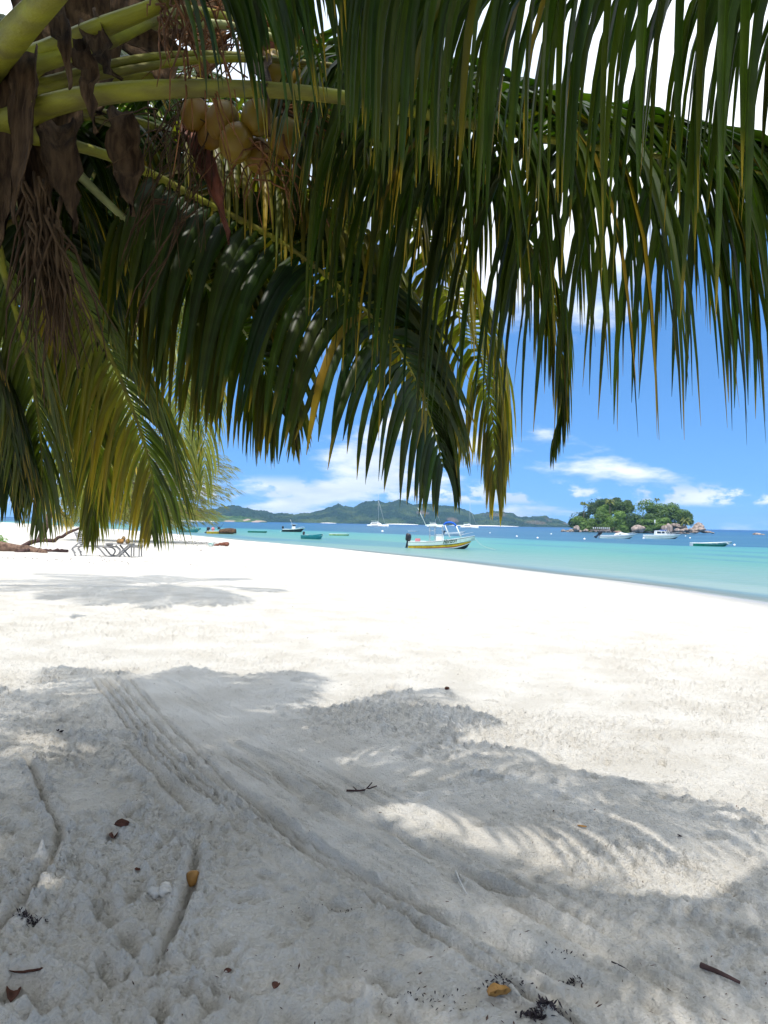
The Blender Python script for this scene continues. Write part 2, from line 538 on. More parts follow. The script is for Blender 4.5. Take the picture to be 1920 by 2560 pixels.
def sand_material():
    m, nt, N, L, b = node_mat('white_coral_sand')
    tc = N('ShaderNodeTexCoord')
    n1 = N('ShaderNodeTexNoise'); n1.inputs['Scale'].default_value = 1.7; n1.inputs['Detail'].default_value = 7
    L(tc.outputs['Object'], n1.inputs['Vector'])
    mx = N('ShaderNodeMix'); mx.data_type = 'RGBA'
    mx.inputs['A'].default_value = (0.575, 0.54, 0.475, 1)
    mx.inputs['B'].default_value = (0.68, 0.65, 0.59, 1)
    mr = N('ShaderNodeMapRange'); mr.inputs['From Min'].default_value = 0.35; mr.inputs['From Max'].default_value = 0.65
    L(n1.outputs['Fac'], mr.inputs['Value']); L(mr.outputs[0], mx.inputs['Factor'])
    # single dark grains and specks
    n2 = N('ShaderNodeTexNoise'); n2.inputs['Scale'].default_value = 55; n2.inputs['Detail'].default_value = 3
    L(tc.outputs['Object'], n2.inputs['Vector'])
    m2 = N('ShaderNodeMapRange'); m2.inputs['From Min'].default_value = 0.70; m2.inputs['From Max'].default_value = 0.78
    m2.inputs['To Max'].default_value = 0.45
    L(n2.outputs['Fac'], m2.inputs['Value'])
    mx2 = N('ShaderNodeMix'); mx2.data_type = 'RGBA'; mx2.inputs['B'].default_value = (0.26, 0.20, 0.15, 1)
    L(m2.outputs[0], mx2.inputs['Factor']); L(mx.outputs['Result'], mx2.inputs['A'])
    # wet edge
    at = N('ShaderNodeAttribute'); at.attribute_name = 'wet'
    mx3 = N('ShaderNodeMix'); mx3.data_type = 'RGBA'; mx3.inputs['B'].default_value = (0.38, 0.365, 0.335, 1)
    L(at.outputs['Fac'], mx3.inputs['Factor']); L(mx2.outputs['Result'], mx3.inputs['A'])
    L(mx3.outputs['Result'], b.inputs['Base Color'])
    rr = N('ShaderNodeMapRange'); rr.inputs['To Min'].default_value = 0.95; rr.inputs['To Max'].default_value = 0.25
    L(at.outputs['Fac'], rr.inputs['Value']); L(rr.outputs[0], b.inputs['Roughness'])
    b.inputs['Specular IOR Level'].default_value = 0.2
    n3 = N('ShaderNodeTexNoise'); n3.inputs['Scale'].default_value = 55; n3.inputs['Detail'].default_value = 8; n3.inputs['Roughness'].default_value = 0.65
    L(tc.outputs['Object'], n3.inputs['Vector'])
    bp = N('ShaderNodeBump'); bp.inputs['Strength'].default_value = 1.0; bp.inputs['Distance'].default_value = 0.03
    vo = N('ShaderNodeTexVoronoi'); vo.inputs['Scale'].default_value = 70
    L(tc.outputs['Object'], vo.inputs['Vector'])
    hh = N('ShaderNodeMath'); hh.operation = 'MULTIPLY_ADD'; hh.inputs[1].default_value = -0.35
    L(vo.outputs['Distance'], hh.inputs[0]); L(n3.outputs['Fac'], hh.inputs[2])
    L(hh.outputs[0], bp.inputs['Height']); L(bp.outputs[0], b.inputs['Normal'])
    return m

def groove(x, y, H, pts, width, depth, rim, clump=0.0, seed=0):
    P2 = [(p.x, p.y) for p in spline([GS(*q) for q in pts], 40)]
    xs, ys = [p[0] for p in P2], [p[1] for p in P2]
    mg = width * 5 + 0.2
    m = (x > min(xs) - mg) & (x < max(xs) + mg) & (y > min(ys) - mg) & (y < max(ys) + mg)
    if not m.any():
        return
    xx, yy = x[m], y[m]
    d, s = poly_dist(xx, yy, P2)
    d = d + 0.012 * fbm(xx * 9, yy * 9, seed + 3, 2)
    ends = np.minimum(np.hypot(xx - xs[0], yy - ys[0]), np.hypot(xx - xs[-1], yy - ys[-1]))
    k = np.clip(ends / 0.25, 0, 1)
    h = -depth * np.exp(-(d / width) ** 2 * 1.2) + rim * np.exp(-((d - width * 1.9) / (width * 0.8)) ** 2)
    if clump > 0:
        h = h + clump * np.exp(-((d - width * 2.6) / (width * 1.7)) ** 2) * np.clip(fbm(xx * 38, yy * 38, seed, 3) * 3.0 + 0.25, 0, 1) * 0.75
    H[m] += h * k

def build_sand():
    rows_near = np.array([-300, -120, -50, -20, -8, -3, 0.0, 1.2])
    inv = np.linspace(1 / 1.9, 1 / 420.0, 860)
    ys = np.concatenate([rows_near, 1 / inv, [520, 800, 1500]])
    uf = np.linspace(-0.62, 0.62, 640)
    uo = np.array([0.66, 0.72, 0.82, 1.0, 1.3, 1.8, 2.8, 5, 10, 25])
    us = np.concatenate([-uo[::-1], uf, uo])
    Y = np.repeat(ys[:, None], len(us), 1)
    X = np.clip(us[None, :] * np.maximum(Y, 1.9), -5500, 5500)
    s = shore_s(X, Y)
    Z = base_z(s)
    near = 1 - sstep(Y, 9, 26)
    H = np.zeros_like(Z)
    # broad swells, trampled lumps, crumbs
    H += 0.10 * fbm(X * 0.35, Y * 0.35, 1, 3)
    mid = (1 - sstep(Y, 22, 70)) * sstep(s, 4, 12)
    H += 0.032 * mid * fbm(X * 2.0, Y * 2.0, 2, 4)
    H += 0.028 * near * fbm(X * 8.5, Y * 8.5, 3, 5, 0.62)
    rg = 1 - np.abs(2 * vnoise(X * 3.1 + 1.5 * vnoise(X * 2, Y * 2, 8), Y * 4.1, 5) - 1)
    H += 0.010 * near * rg ** 4
    cr = np.clip(fbm(X * 17, Y * 17, 6, 3) * 2.6, 0, 1) * sstep(fbm(X * 1.3, Y * 1.3, 7, 2), -0.02, 0.16)
    H += 0.036 * near * cr
    tr = sstep(fbm(X * 0.9, Y * 0.9, 19, 3), -0.10, 0.12)
    H += near * (0.4 + 0.8 * tr) * (0.038 * fbm(X * 24, Y * 24, 9, 3, 0.62) + 0.026 * np.clip(fbm(X * 46, Y * 46, 10, 2) * 2.4, -0.2, 1))
    # footprints
    r = np.random.RandomState(4)
    n_fp = 760
    fy = 2.1 + 13 * r.rand(n_fp) ** 1.7
    fx = (r.rand(n_fp) * 1.3 - 0.65) * fy
    fa = r.rand(n_fp) * 6.28
    for i in range(n_fp):
        a, bq = 0.085 + 0.055 * r.rand(), 0.038 + 0.024 * r.rand()
        R = 0.26
        j0, j1 = np.searchsorted(ys, fy[i] - R), np.searchsorted(ys, fy[i] + R)
        w = max(fy[i], 1.9)
        i0, i1 = np.searchsorted(us, fx[i] / w - R / w * 1.3), np.searchsorted(us, fx[i] / w + R / w * 1.3)
        if j1 <= j0 or i1 <= i0:
            continue
        dx, dy = X[j0:j1, i0:i1] - fx[i], Y[j0:j1, i0:i1] - fy[i]
        c, sn = math.cos(fa[i]), math.sin(fa[i])
        e = np.sqrt(((dx * c + dy * sn) / a) ** 2 + ((-dx * sn + dy * c) / bq) ** 2)
        dep = 0.014 + 0.028 * r.rand()
        H[j0:j1, i0:i1] += -dep * (1 - sstep(e, 0.45, 1.0)) + dep * 0.5 * np.exp(-((e - 1.25) / 0.28) ** 2) * (0.4 + 0.6 * (dx * c + dy * sn > 0))
    # a band of drag marks runs from the left middle to the lower right
    A, B = GS(250, 1690), GS(1500, 2560)
    dirv = Vector((B.x - A.x, B.y - A.y)).normalized()
    al = (X - A.x) * dirv.x + (Y - A.y) * dirv.y
    ac = -(X - A.x) * dirv.y + (Y - A.y) * dirv.x
    band = np.exp(-((ac - 0.35) / 0.75) ** 2) * sstep(al, -0.2, 0.3) * near
    H *= 1 - 0.72 * np.clip(band, 0, 1)
    wob = ac + 0.10 * fbm(al * 0.8, ac * 0.8, 31, 2)
    H += band * (0.046 * fbm(wob * 13, al * 0.40, 32, 3) + 0.032 * fbm(wob * 30, al * 0.6, 33, 2))
    for k, off in enumerate((0, 16, 34, 56, 84)):
        groove(X, Y, H, [(230 + off, 1690), (330 + off * 1.3, 1830), (455 + off * 1.4, 1960), (640 + off, 2070), (830 + off, 2195), (1010 + off, 2290), (1230 + off, 2430), (1480, 2600)],
               0.016, 0.036 - 0.003 * k, 0.013, 0.008, 40 + k)
    groove(X, Y, H, [(470, 1910), (620, 2010), (800, 2140), (1040, 2260), (1330, 2400), (1600, 2520)], 0.045, 0.03, 0.014, 0.01, 47)
    groove(X, Y, H, [(560, 1840), (650, 1900), (760, 1990), (950, 2080)], 0.05, 0.035, 0.016, 0.0, 48)
    groove(X, Y, H, [(1130, 2150), (1240, 2230), (1420, 2330), (1600, 2430), (1800, 2560)], 0.04, 0.03, 0.014, 0.01, 49)
    groove(X, Y, H, [(310, 1850), (380, 1930), (450, 2000), (500, 2055)], 0.045, 0.045, 0.02, 0.015, 50)
    for q in range(7):
        o_ = q * 46
        groove(X, Y, H, [(520 + o_, 1870 + o_ * .3), (690 + o_, 1975 + o_ * .35), (900 + o_ * 1.1, 2085 + o_ * .4), (1150 + o_ * 1.2, 2200 + o_ * .4)], 0.02, 0.022, 0.010, 0.0, 70 + q)
    groove(X, Y, H, [(490, 2085), (487, 2150), (470, 2230), (430, 2320), (385, 2420), (360, 2470)], 0.024, 0.042, 0.019, 0.030, 51)
    groove(X, Y, H, [(50, 1880), (85, 1930), (110, 2000), (148, 2075), (130, 2150), (85, 2220), (30, 2285), (-40, 2350)], 0.023, 0.042, 0.017, 0.035, 52)
    groove(X, Y, H, [(100, 1870), (210, 1845), (320, 1850), (420, 1870)], 0.05, 0.03, 0.03, 0.0, 53)
    # hole with a dead leaf, lower left
    hp = GS(45, 2470)
    e = np.hypot((X - hp.x) / 0.16, (Y - hp.y) / 0.13)
    H += -0.10 * (1 - sstep(e, 0.3, 1.0)) + 0.025 * np.exp(-((e - 1.2) / 0.25) ** 2)
    # smooth, combed sand towards the water
    comb = sstep(Y, 14, 30) * sstep(s, 1, 5)
    H += comb * 0.03 * fbm(X * 0.9, Y * 0.35, 60, 3)
    Z = Z + H * sstep(s, -1, 5)
    wet = (1 - sstep(s + 1.2 * fbm(X * 0.15, Y * 0.15, 70, 2), 0.8, 6.5))
    return grid_mesh('sand_beach', X, Y, Z, sand_material(), {'wet': wet})
SAND = build_sand()

# ------------------------------------------------------------------ water
def water_material():
    m, nt, N, L, b = node_mat('lagoon_water')
    at = N('ShaderNodeAttribute'); at.attribute_name = 'depth'
    of = N('ShaderNodeAttribute'); of.attribute_name = 'offshore'
    st = N('ShaderNodeAttribute'); st.attribute_name = 'streak'
    ad = N('ShaderNodeMath'); ad.operation = 'ADD'
    L(at.outputs['Fac'], ad.inputs[0]); L(st.outputs['Fac'], ad.inputs[1])
    rp = N('ShaderNodeValToRGB')
    e = rp.color_ramp.elements
    stops = [(0.0, (0.30, 0.35, 0.32)), (0.025, (0.17, 0.27, 0.24)), (0.14, (0.11, 0.26, 0.215)), (0.34, (0.080, 0.255, 0.23)),
             (0.49, (0.070, 0.235, 0.245)), (0.525, (0.032, 0.115, 0.185)), (0.66, (0.030, 0.105, 0.19)), (0.80, (0.020, 0.10, 0.20)), (1.0, (0.006, 0.065, 0.19))]
    e[0].position, e[0].color = stops[0][0], (*stops[0][1], 1)
    e[1].position, e[1].color = stops[1][0], (*stops[1][1], 1)
    for p, c in stops[2:]:
        q = e.new(p); q.color = (*c, 1)
    L(ad.outputs[0], rp.inputs[0])
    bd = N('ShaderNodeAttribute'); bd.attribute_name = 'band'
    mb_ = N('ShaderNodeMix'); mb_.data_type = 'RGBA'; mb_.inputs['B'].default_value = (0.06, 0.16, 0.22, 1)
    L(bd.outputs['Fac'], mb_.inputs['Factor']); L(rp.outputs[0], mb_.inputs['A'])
    L(mb_.outputs['Result'], b.inputs['Base Color'])
    b.inputs['Roughness'].default_value = 0.28
    b.inputs['Specular IOR Level'].default_value = 0.2
    b.inputs['IOR'].default_value = 1.12
    tc = N('ShaderNodeTexCoord')
    mp = N('ShaderNodeMapping'); mp.inputs['Scale'].default_value = (0.55, 1.25, 1)
    L(tc.outputs['Object'], mp.inputs[0])
    n = N('ShaderNodeTexNoise'); n.inputs['Scale'].default_value = 1.0; n.inputs['Detail'].default_value = 4
    L(mp.outputs[0], n.inputs['Vector'])
    bp = N('ShaderNodeBump'); bp.inputs['Strength'].default_value = 0.55; bp.inputs['Distance'].default_value = 0.25
    L(n.outputs['Fac'], bp.inputs['Height']); L(bp.outputs[0], b.inputs['Normal'])
    # clear at the edge, where it runs out on the sand
    tr = N('ShaderNodeBsdfTransparent')
    tr.inputs['Color'].default_value = (0.86, 0.95, 0.93, 1)
    al = N('ShaderNodeMapRange'); al.interpolation_type = 'SMOOTHSTEP'
    al.inputs['From Min'].default_value = 0.0; al.inputs['From Max'].default_value = 2.6
    al.inputs['To Min'].default_value = 0.55; al.inputs['To Max'].default_value = 1.0
    L(of.outputs['Fac'], al.inputs['Value'])
    ms = N('ShaderNodeMixShader')
    L(al.outputs[0], ms.inputs[0]); L(tr.outputs[0], ms.inputs[1]); L(b.outputs[0], ms.inputs[2])
    L(ms.outputs[0], nt.nodes['Material Output'].inputs['Surface'])
    return m

def build_water():
    inv = np.linspace(1 / 12.0, 1 / 6000.0, 620)
    ys = np.concatenate([[-300, -80, -20, 0, 6], 1 / inv])
    us = np.concatenate([[-20, -8, -4, -2, -1.2, -0.8], np.linspace(-0.65, 0.65, 300), [0.8, 1.2, 2, 4, 8, 20]])
    Y = np.repeat(ys[:, None], len(us), 1)
    X = np.clip(us[None, :] * np.maximum(Y, 12.0), -6000, 6000)
    s = shore_s(X, Y)
    off = np.maximum(-s, 0)
    d, sg = poly_dist(X, Y, DEEP)
    db = -d * sg                         # + beyond the edge of the deep water
    inn = np.maximum(-db, 0)
    t = off / (off + inn + 1e-6)
    depth = np.where(db < 0, 0.5 * t, 0.52 + 0.48 * np.clip(db / 900, 0, 1) ** 0.7)
    # bands parallel to the shore, patches of weed, pale tongues of sand
    st = 0.055 * fbm(off * 0.22, (X + Y) * 0.012, 80, 3) * 2 + 0.10 * fbm(X * 0.010, Y * 0.03, 81, 3)
    far = sstep(Y, 160, 420)
    st = st * (1 - 0.5 * far) + far * 0.22 * fbm(X * 0.0035, Y * 0.011, 82, 3)
    st = np.where(depth > 0.9, st * 0.5, st)
    st = st * sstep(off, 1.0, 14)
    # darker streaks of weed and ruffled water lying along the shore
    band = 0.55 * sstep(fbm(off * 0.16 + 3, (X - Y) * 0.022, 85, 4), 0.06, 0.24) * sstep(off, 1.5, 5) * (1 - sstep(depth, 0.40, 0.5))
    edge = np.exp(-((off - 1.4 + 3.2 * fbm(X * 0.16, Y * 0.16, 86, 4)) / 0.8) ** 2) * (1 - sstep(Y, 45, 90)) * 0.5  # dark strip: wavelet shade and reflection painted in, with wet sand and weed
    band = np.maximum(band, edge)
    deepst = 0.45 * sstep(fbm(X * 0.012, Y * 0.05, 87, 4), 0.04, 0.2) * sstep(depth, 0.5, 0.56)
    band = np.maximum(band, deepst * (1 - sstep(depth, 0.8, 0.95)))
    # small waves
    amp = 0.035 * (1 - sstep(Y, 40, 160)) * sstep(off, 0.5, 6)
    Z = SEA + amp * (fbm(X * 0.9, Y * 0.5, 90, 3) * 2)
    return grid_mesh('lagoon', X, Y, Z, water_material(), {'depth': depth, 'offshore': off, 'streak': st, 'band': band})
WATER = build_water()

# ------------------------------------------------------------------ far hills
def hill_material(name, dark, mid, light, rock, rockamt, scale):
    m, nt, N, L, b = node_mat(name)
    tc = N('ShaderNodeTexCoord')
    def nz(sc, det=6):
        n = N('ShaderNodeTexNoise'); n.inputs['Scale'].default_value = sc; n.inputs['Detail'].default_value = det
        L(tc.outputs['Object'], n.inputs['Vector'])
        return n.outputs['Fac']
    def rng(v, a, c):
        r = N('ShaderNodeMapRange'); r.interpolation_type = 'SMOOTHSTEP'
        r.inputs['From Min'].default_value = a; r.inputs['From Max'].default_value = c
        L(v, r.inputs['Value'])
        return r.outputs[0]
    def mixc(f, a, bcol):
        x = N('ShaderNodeMix'); x.data_type = 'RGBA'
        L(f, x.inputs['Factor'])
        if isinstance(a, tuple): x.inputs['A'].default_value = (*a, 1)
        else: L(a, x.inputs['A'])
        x.inputs['B'].default_value = (*bcol, 1)
        return x.outputs['Result']
    c = mixc(rng(nz(0.09 * scale, 4), 0.42, 0.62), dark, mid)
    c = mixc(rng(nz(0.012 * scale, 5), 0.45, 0.66), c, light)
    at = N('ShaderNodeAttribute'); at.attribute_name = 'rock'
    c = mixc(at.outputs['Fac'], c, rock)
    L(c, b.inputs['Base Color'])
    b.inputs['Roughness'].default_value = 0.95
    b.inputs['Specular IOR Level'].default_value = 0.05
    bp = N('ShaderNodeBump'); bp.inputs['Strength'].default_value = 1.0; bp.inputs['Distance'].default_value = 14.0 / scale
    L(nz(0.085 * scale, 5), bp.inputs['Height']); L(bp.outputs[0], b.inputs['Normal'])
    return m

RIDGE = [(200, 1292), (300, 1288), (400, 1282), (480, 1276), (532, 1272), (579, 1262), (602, 1267), (635, 1275), (659, 1277), (688, 1285), (702, 1283), (733, 1286),
         (780, 1281), (807, 1274), (846, 1258), (860, 1264), (886, 1268), (903, 1257), (923, 1251), (947, 1251), (962, 1257), (981, 1252.5),
         (1007, 1249), (1029, 1257), (1051, 1259), (1064, 1256), (1090, 1261), (1131, 1264), (1164, 1276), (1185, 1285), (1214, 1283.5),
         (1230, 1277), (1255, 1279), (1280, 1283), (1299, 1291), (1321, 1292), (1346, 1289), (1365, 1289), (1373, 1296), (1395, 1298),
         (1415, 1307), (1432, 1316)]
def build_hill(name, ridge, D, front, back, nx, ny, lump, material, rocks, seed):
    W = [P(px, py, D) for px, py in ridge]
    rx, rz = np.array([p.x for p in W]), np.array([max(p.z, SEA) for p in W])
    xs = np.linspace(rx[0], rx[-1], nx)
    hz = np.interp(xs, rx, rz) - SEA
    v = np.linspace(-1, 1, ny)
    X = np.repeat(xs[None, :], ny, 0)
    V = np.repeat(v[:, None], nx, 1)
    Yd = np.where(V < 0, D + V * front, D + V * back)
    X = X * (Yd / D)                      # keeps the ridge's plan fanning out with distance
    # flank: spurs and gullies, flat shelf at the foot
    spur = fbm(X * 0.010, Yd * 0.006, seed, 4)
    prof = np.where(V < 0, (1 - np.abs(V)) ** (0.72), (1 - np.abs(V)) ** 0.8)
    Hh = hz[None, :] * np.clip(prof * (1 + 0.55 * spur * np.abs(V) ** 0.4 * (1 - np.abs(V) ** 4)), 0, 1.02)
    crown = lump * (fbm(X * 0.07, Yd * 0.05, seed + 5, 3, 0.6) + 0.5 * fbm(X * 0.22, Yd * 0.12, seed + 6, 2)) * sstep(Hh, 0.5, 8)
    Z = SEA - 0.5 + Hh + crown
    rk = np.zeros_like(Z)
    for (px, py, wx, wy, k) in rocks:
        c = P(px, py, D - front * 0.4)
        e = np.hypot((X - c.x) / (wx / FOC * D), (Z - c.z) / (wy / FOC * D)) + 1.1 * fbm(X * 0.05, Z * 0.08 + Yd * 0.02, seed + 9, 3)
        rk = np.maximum(rk, k * (1 - sstep(e, 0.6, 1.05)))
    return grid_mesh(name, X, Yd, Z, material, {'rock': rk})
build_hill('far_hills', RIDGE, 2350.0, 330.0, 420.0, 1000, 64, 10.0,
           hill_material('forested_hill', (0.006, 0.024, 0.022), (0.016, 0.048, 0.028), (0.050, 0.080, 0.034), (0.17, 0.13, 0.11), 1, 1.0),
           [(1050, 1282, 15, 5, 0.7), (1120, 1300, 13, 6, 0.7), (1245, 1287, 28, 5, 0.45), (1320, 1306, 22, 5, 0.5), (1370, 1300, 12, 5, 0.45), (1415, 1310, 9, 4, 0.9)], 100)
build_hill('headland', [(330, 1288), (380, 1284), (430, 1280), (480, 1286), (510, 1288), (540, 1286), (575, 1290), (600, 1288), (625, 1292), (650, 1299), (668, 1304)], 1500.0, 120.0, 200.0, 260, 24, 4.0,
           hill_material('coastal_wood', (0.02, 0.06, 0.03), (0.05, 0.11, 0.04), (0.10, 0.16, 0.06), (0.42, 0.32, 0.27), 1, 2.0),
           [(590, 1303, 16, 3, 0.95), (625, 1300, 6, 3, 0.9), (652, 1304, 10, 3, 0.95)], 130)

def strip(name, a, b, D, w, h, material):
    """a low bank of sand along the far shore"""
    pa, pb = P(a, 1305, D), P(b, 1305, D)
    n = 40
    xs = np.linspace(pa.x, pb.x, n)
    v = np.linspace(0, 1, 6)
    X = np.repeat(xs[None, :], 6, 0)
    Yv = D - w + 2 * w * np.repeat(v[:, None], n, 1) + 6 * np.sin(X * 0.02)
    e = np.sin(np.linspace(0, math.pi, n)) ** 0.4
    Z = SEA - 0.3 + (h + 0.3) * np.sin(np.pi * np.repeat(v[:, None], n, 1)) * e[None, :]
    return grid_mesh(name, X, Yv, Z, material)
M['far_sand'] = mat('far_white_sand', (0.72, 0.69, 0.64), 0.9, 0.1)
strip('far_beach', 960, 1048, 2000, 12, 2.2, M['far_sand'])
strip('far_beach', 1120, 1300, 1990, 12, 2.2, M['far_sand'])
strip('far_beach', 800, 842, 2005, 10, 1.6, M['far_sand'])
strip('far_beach', 380, 545, 1370, 8, 1.6, M['far_sand'])

# ------------------------------------------------------------------ palm fronds
def leaflet_geo(mb, p, d, w, L, W, droop, segs, tint, dry, rr, twist=0.0):
    """one folded leaflet: strip with a midrib, bent by its own weight"""
    vs, cs = [], []
    p, d, w = Vector(p), unit(d), Vector(w)
    down = Vector((0, 0, -1))
    side = Vector((rr.uniform(-1, 1), rr.uniform(-1, 1), 0)) * 0.05
    for k in range(segs + 1):
        u = k / segs
        hw = W * 0.5 * min(1.0, 0.30 + u / 0.16) * max(0.0, 1 - u ** 2.6) ** 0.85
        if k == segs:
            hw = W * 0.02
        ww = w - d * w.dot(d)
        ww = unit(ww) if ww.length > 1e-4 else unit(d.cross(Vector((0, 1, 0.1))))
        n = d.cross(ww)
        ang = twist * u
        ww2 = ww * math.cos(ang) + n * math.sin(ang)
        n2 = d.cross(ww2)
        rag = 1 + rr.uniform(-.07, .07)
        vs += [p - ww2 * hw * rag - n2 * hw * 0.42, p + n2 * hw * 0.22, p + ww2 * hw * (2 - rag) - n2 * hw * 0.42]
        dd = min(1.0, max(0.0, dry * (0.25 + 1.1 * u) + (0.85 * max(0, (u - 0.93) / 0.07) if rr.random() < 0.5 else 0)))
        cs += [(tint, u, dd, 1), (tint, u, dd, 0), (tint, u, dd, 1)]
        p = p + d * (L / segs)
        d = unit(d + down * droop * (1.35 - u * 0.6) / segs * 2.2 + side * u)
        w = ww
    fs = []
    for k in range(segs):
        a = k * 3
        fs += [(a, a + 1, a + 4, a + 3), (a + 1, a + 2, a + 5, a + 4)]
    mb.add(vs, fs)
    mb.c.extend(cs)

def frond(root, org, pts, rad0, pf=0.28, n=70, L=1.0, W=0.042, droop=1.0, lean=(0.55, 0.55), up=0.35, spread=1.0,
          dry=0.05, seed=0, single=False, m_leaf='leaflet', m_pet='petiole', segs=7, sides=(1, -1), tipl=0.4, samples=48,
          flare=1.0, tint=(0.0, 1.0), skip=0.0, label=None, twist=0.5, hint=None):
    rr = random.Random(seed)
    C = spline(pts, samples)
    mb = MB()
    rad = [rad0 * ((1 - 0.93 * (i / (samples - 1)) ** 0.85)) * (1 + flare * max(0, 1 - i / (samples * 0.10)) ** 2) for i in range(samples)]
    mb.tube(C, rad, 8, flat=0.72)
    fr = mb.build('frond', M[m_pet], root, origin=org)
    if label:
        fr['label'] = label
    S = None
    frames = []
    for i, p in enumerate(C):
        T = unit(C[min(i + 1, samples - 1)] - C[max(i - 1, 0)])
        if S is None:
            S = unit(T.cross(Vector((0, 0, 1))))
        if hint is not None:
            S = Vector(hint)
        S = unit(S - T * S.dot(T))
        frames.append((p, T, S, S.cross(T)))
    allm = MB()
    for sd, ln in zip((1, -1), lean):
        if sd not in sides:
            continue
        for i in range(n):
            if rr.random() < skip:
                continue
            t = pf + (1 - pf) * (i + rr.random() * 0.5) / n
            x = t * (samples - 1)
            k = min(int(x), samples - 2)
            f = x - k
            p = frames[k][0].lerp(frames[k + 1][0], f)
            T = unit(frames[k][1].lerp(frames[k + 1][1], f))
            Sv = unit(frames[k][2].lerp(frames[k + 1][2], f)) * sd
            Nn = frames[k][3]
            q = (t - pf) / (1 - pf)
            prof = (0.62 + 0.38 * min(1, q / 0.22)) if q < 0.4 else 1 - (1 - tipl) * ((q - 0.4) / 0.6) ** 1.6
            ll = L * prof * rr.uniform(0.88, 1.08)
            lt = ln + 3.0 * max(0, q - 0.62)
            d = Sv * spread * rr.uniform(0.85, 1.1) + T * (lt + rr.uniform(-0.12, 0.12)) + Nn * (up + rr.uniform(-0.1, 0.1))
            wv = T * 1.0 + Nn * rr.uniform(-0.25, 0.25) - Sv * 0.15
            mb1 = MB() if single else allm
            dr = (dry if not isinstance(dry, tuple) else dry[0 if sd > 0 else 1]) * rr.uniform(0.2, 1.6) if rr.random() > 0.03 else rr.uniform(0.3, 0.9)
            leaflet_geo(mb1, p, d, wv, ll, W * (0.55 + 0.45 * prof) * rr.uniform(0.8, 1.1), droop * rr.uniform(0.8, 1.25), segs,
                        tint[0] + (tint[1] - tint[0]) * rr.random(), dr, rr, rr.uniform(-twist, twist))
            if single:
                mb1.build('leaflet', M[m_leaf], fr, origin=org)
    if not single:
        o = allm.build('leaflets', M[m_leaf], fr, origin=org)
        o['kind'] = 'stuff'
    return fr

def sheath(root, org, pts, width, name, m, seed=0, curl=0.5):
    """dry boat-shaped blade hanging from the crown"""
    rr = random.Random(seed)
    C = spline(pts, 12)
    C = [q + Vector((rr.gauss(0, .006), rr.gauss(0, .01), 0)) for q in C]
    mb = MB()
    n = 9
    rings = []
    view = unit(Vector((rr.uniform(-0.5, 0.5), -1, rr.uniform(-.2, .2))))
    for i, p in enumerate(C):
        u = i / 11
        T = unit(C[min(i + 1, 11)] - C[max(i - 1, 0)])
        S = unit(T.cross(view)); Nn = S.cross(T)
        hw = width / 2 * (0.55 + 0.45 * math.sin(math.pi * min(1, u * 1.25 + 0.1))) * (1 - max(0, (u - 0.55) / 0.45) ** 1.5)
        hw = max(hw, 0.004)
        row = []
        for k in range(n):
            a = -1 + 2 * k / (n - 1)
            j = 0.10 * width * rr.uniform(-1, 1) if k in (0, n - 1) else 0
            rip = 0.10 * hw * math.sin(a * 7 + u * 5 + seed) + rr.gauss(0, .05) * hw
            row.append(p + S * (a * hw + j) + Nn * (curl * hw * (a * a - 0.5) * (1.4 - u) + rip))
        row2 = [q - Nn * 0.006 for q in reversed(row)]
        rings.append(row + row2)
    mb.loft(rings)
    return mb.build(name, M[m], root, origin=org)

def strands(root, org, spec, name, m, seed, r=0.0035):
    """bunch of thin dry flower stalks"""
    rr = random.Random(seed)
    mb = MB()
    for (a, b, cnt, jit) in spec:
        for _ in range(cnt):
            p0 = Vector(a) + Vector((rr.gauss(0, jit * .5), rr.gauss(0, jit * .5), rr.gauss(0, jit * .4)))
            p1 = Vector(b) + Vector((rr.gauss(0, jit), rr.gauss(0, jit), rr.gauss(0, jit)))
            pts = [p0.lerp(p1, u) + Vector((rr.gauss(0, .012), rr.gauss(0, .012), 0.05 * math.sin(3.1 * u) + rr.gauss(0, .01))) for u in (0, .2, .4, .6, .8, 1)]
            mb.tube(pts, [r * k for k in (1.3, 1.1, 1, .9, .7, .4)], 4)
    return prop(mb.build(name, M[m], root, origin=org), kind='stuff')

def coconut(root, org, c, r, m, seed, name='coconut'):
    mb = MB()
    rr = random.Random(seed)
    bm = bmesh.new()
    bmesh.ops.create_uvsphere(bm, u_segments=24, v_segments=14, radius=1.0)
    rot = Matrix.Rotation(rr.uniform(0, 6), 3, 'Z')
    tilt = Matrix.Rotation(rr.uniform(-.35, .35), 3, 'X') @ Matrix.Rotation(rr.uniform(-.35, .35), 3, 'Y')
    vs = []
    for v in bm.verts:
        p = v.co.copy()
        a = math.atan2(p.y, p.x)
        k = 1 + 0.07 * math.cos(3 * a) * (1 - abs(p.z)) + 0.02 * math.sin(5 * a + p.z * 3)
        q = Vector((p.x * k * 0.93, p.y * k * 0.93, p.z * 1.12 - 0.10 * max(0, -p.z) * abs(math.cos(1.5 * a))))
        vs.append(Vector(c) + (tilt @ rot @ q) * r)
    fs = [tuple(v.index for v in f.verts) for f in bm.faces]
    bm.free()
    mb.add(vs, fs)
    o = mb.build(name, M[m], root, origin=org)
    mc = MB()
    mc.lump(Vector(c) + (tilt @ Vector((0, 0, 1.0))) * r, (r * .42, r * .42, r * .16), seed, 2, .3, 2.0)
    mc.build('calyx', M['husk'], o, origin=org)
    return o

def trunk(root, org, pts, r0, r1, name='trunk'):
    C = spline(pts, 60)
    mb = MB()
    rad = []
    for i in range(60):
        u = i / 59
        r = r0 + (r1 - r0) * u + 0.10 * max(0, 0.12 - u)
        rad.append(r * (1.05 if i % 2 else 0.97))
    mb.tube(C, rad, 16)
    return mb.build(name, M['trunk'], root, origin=org)

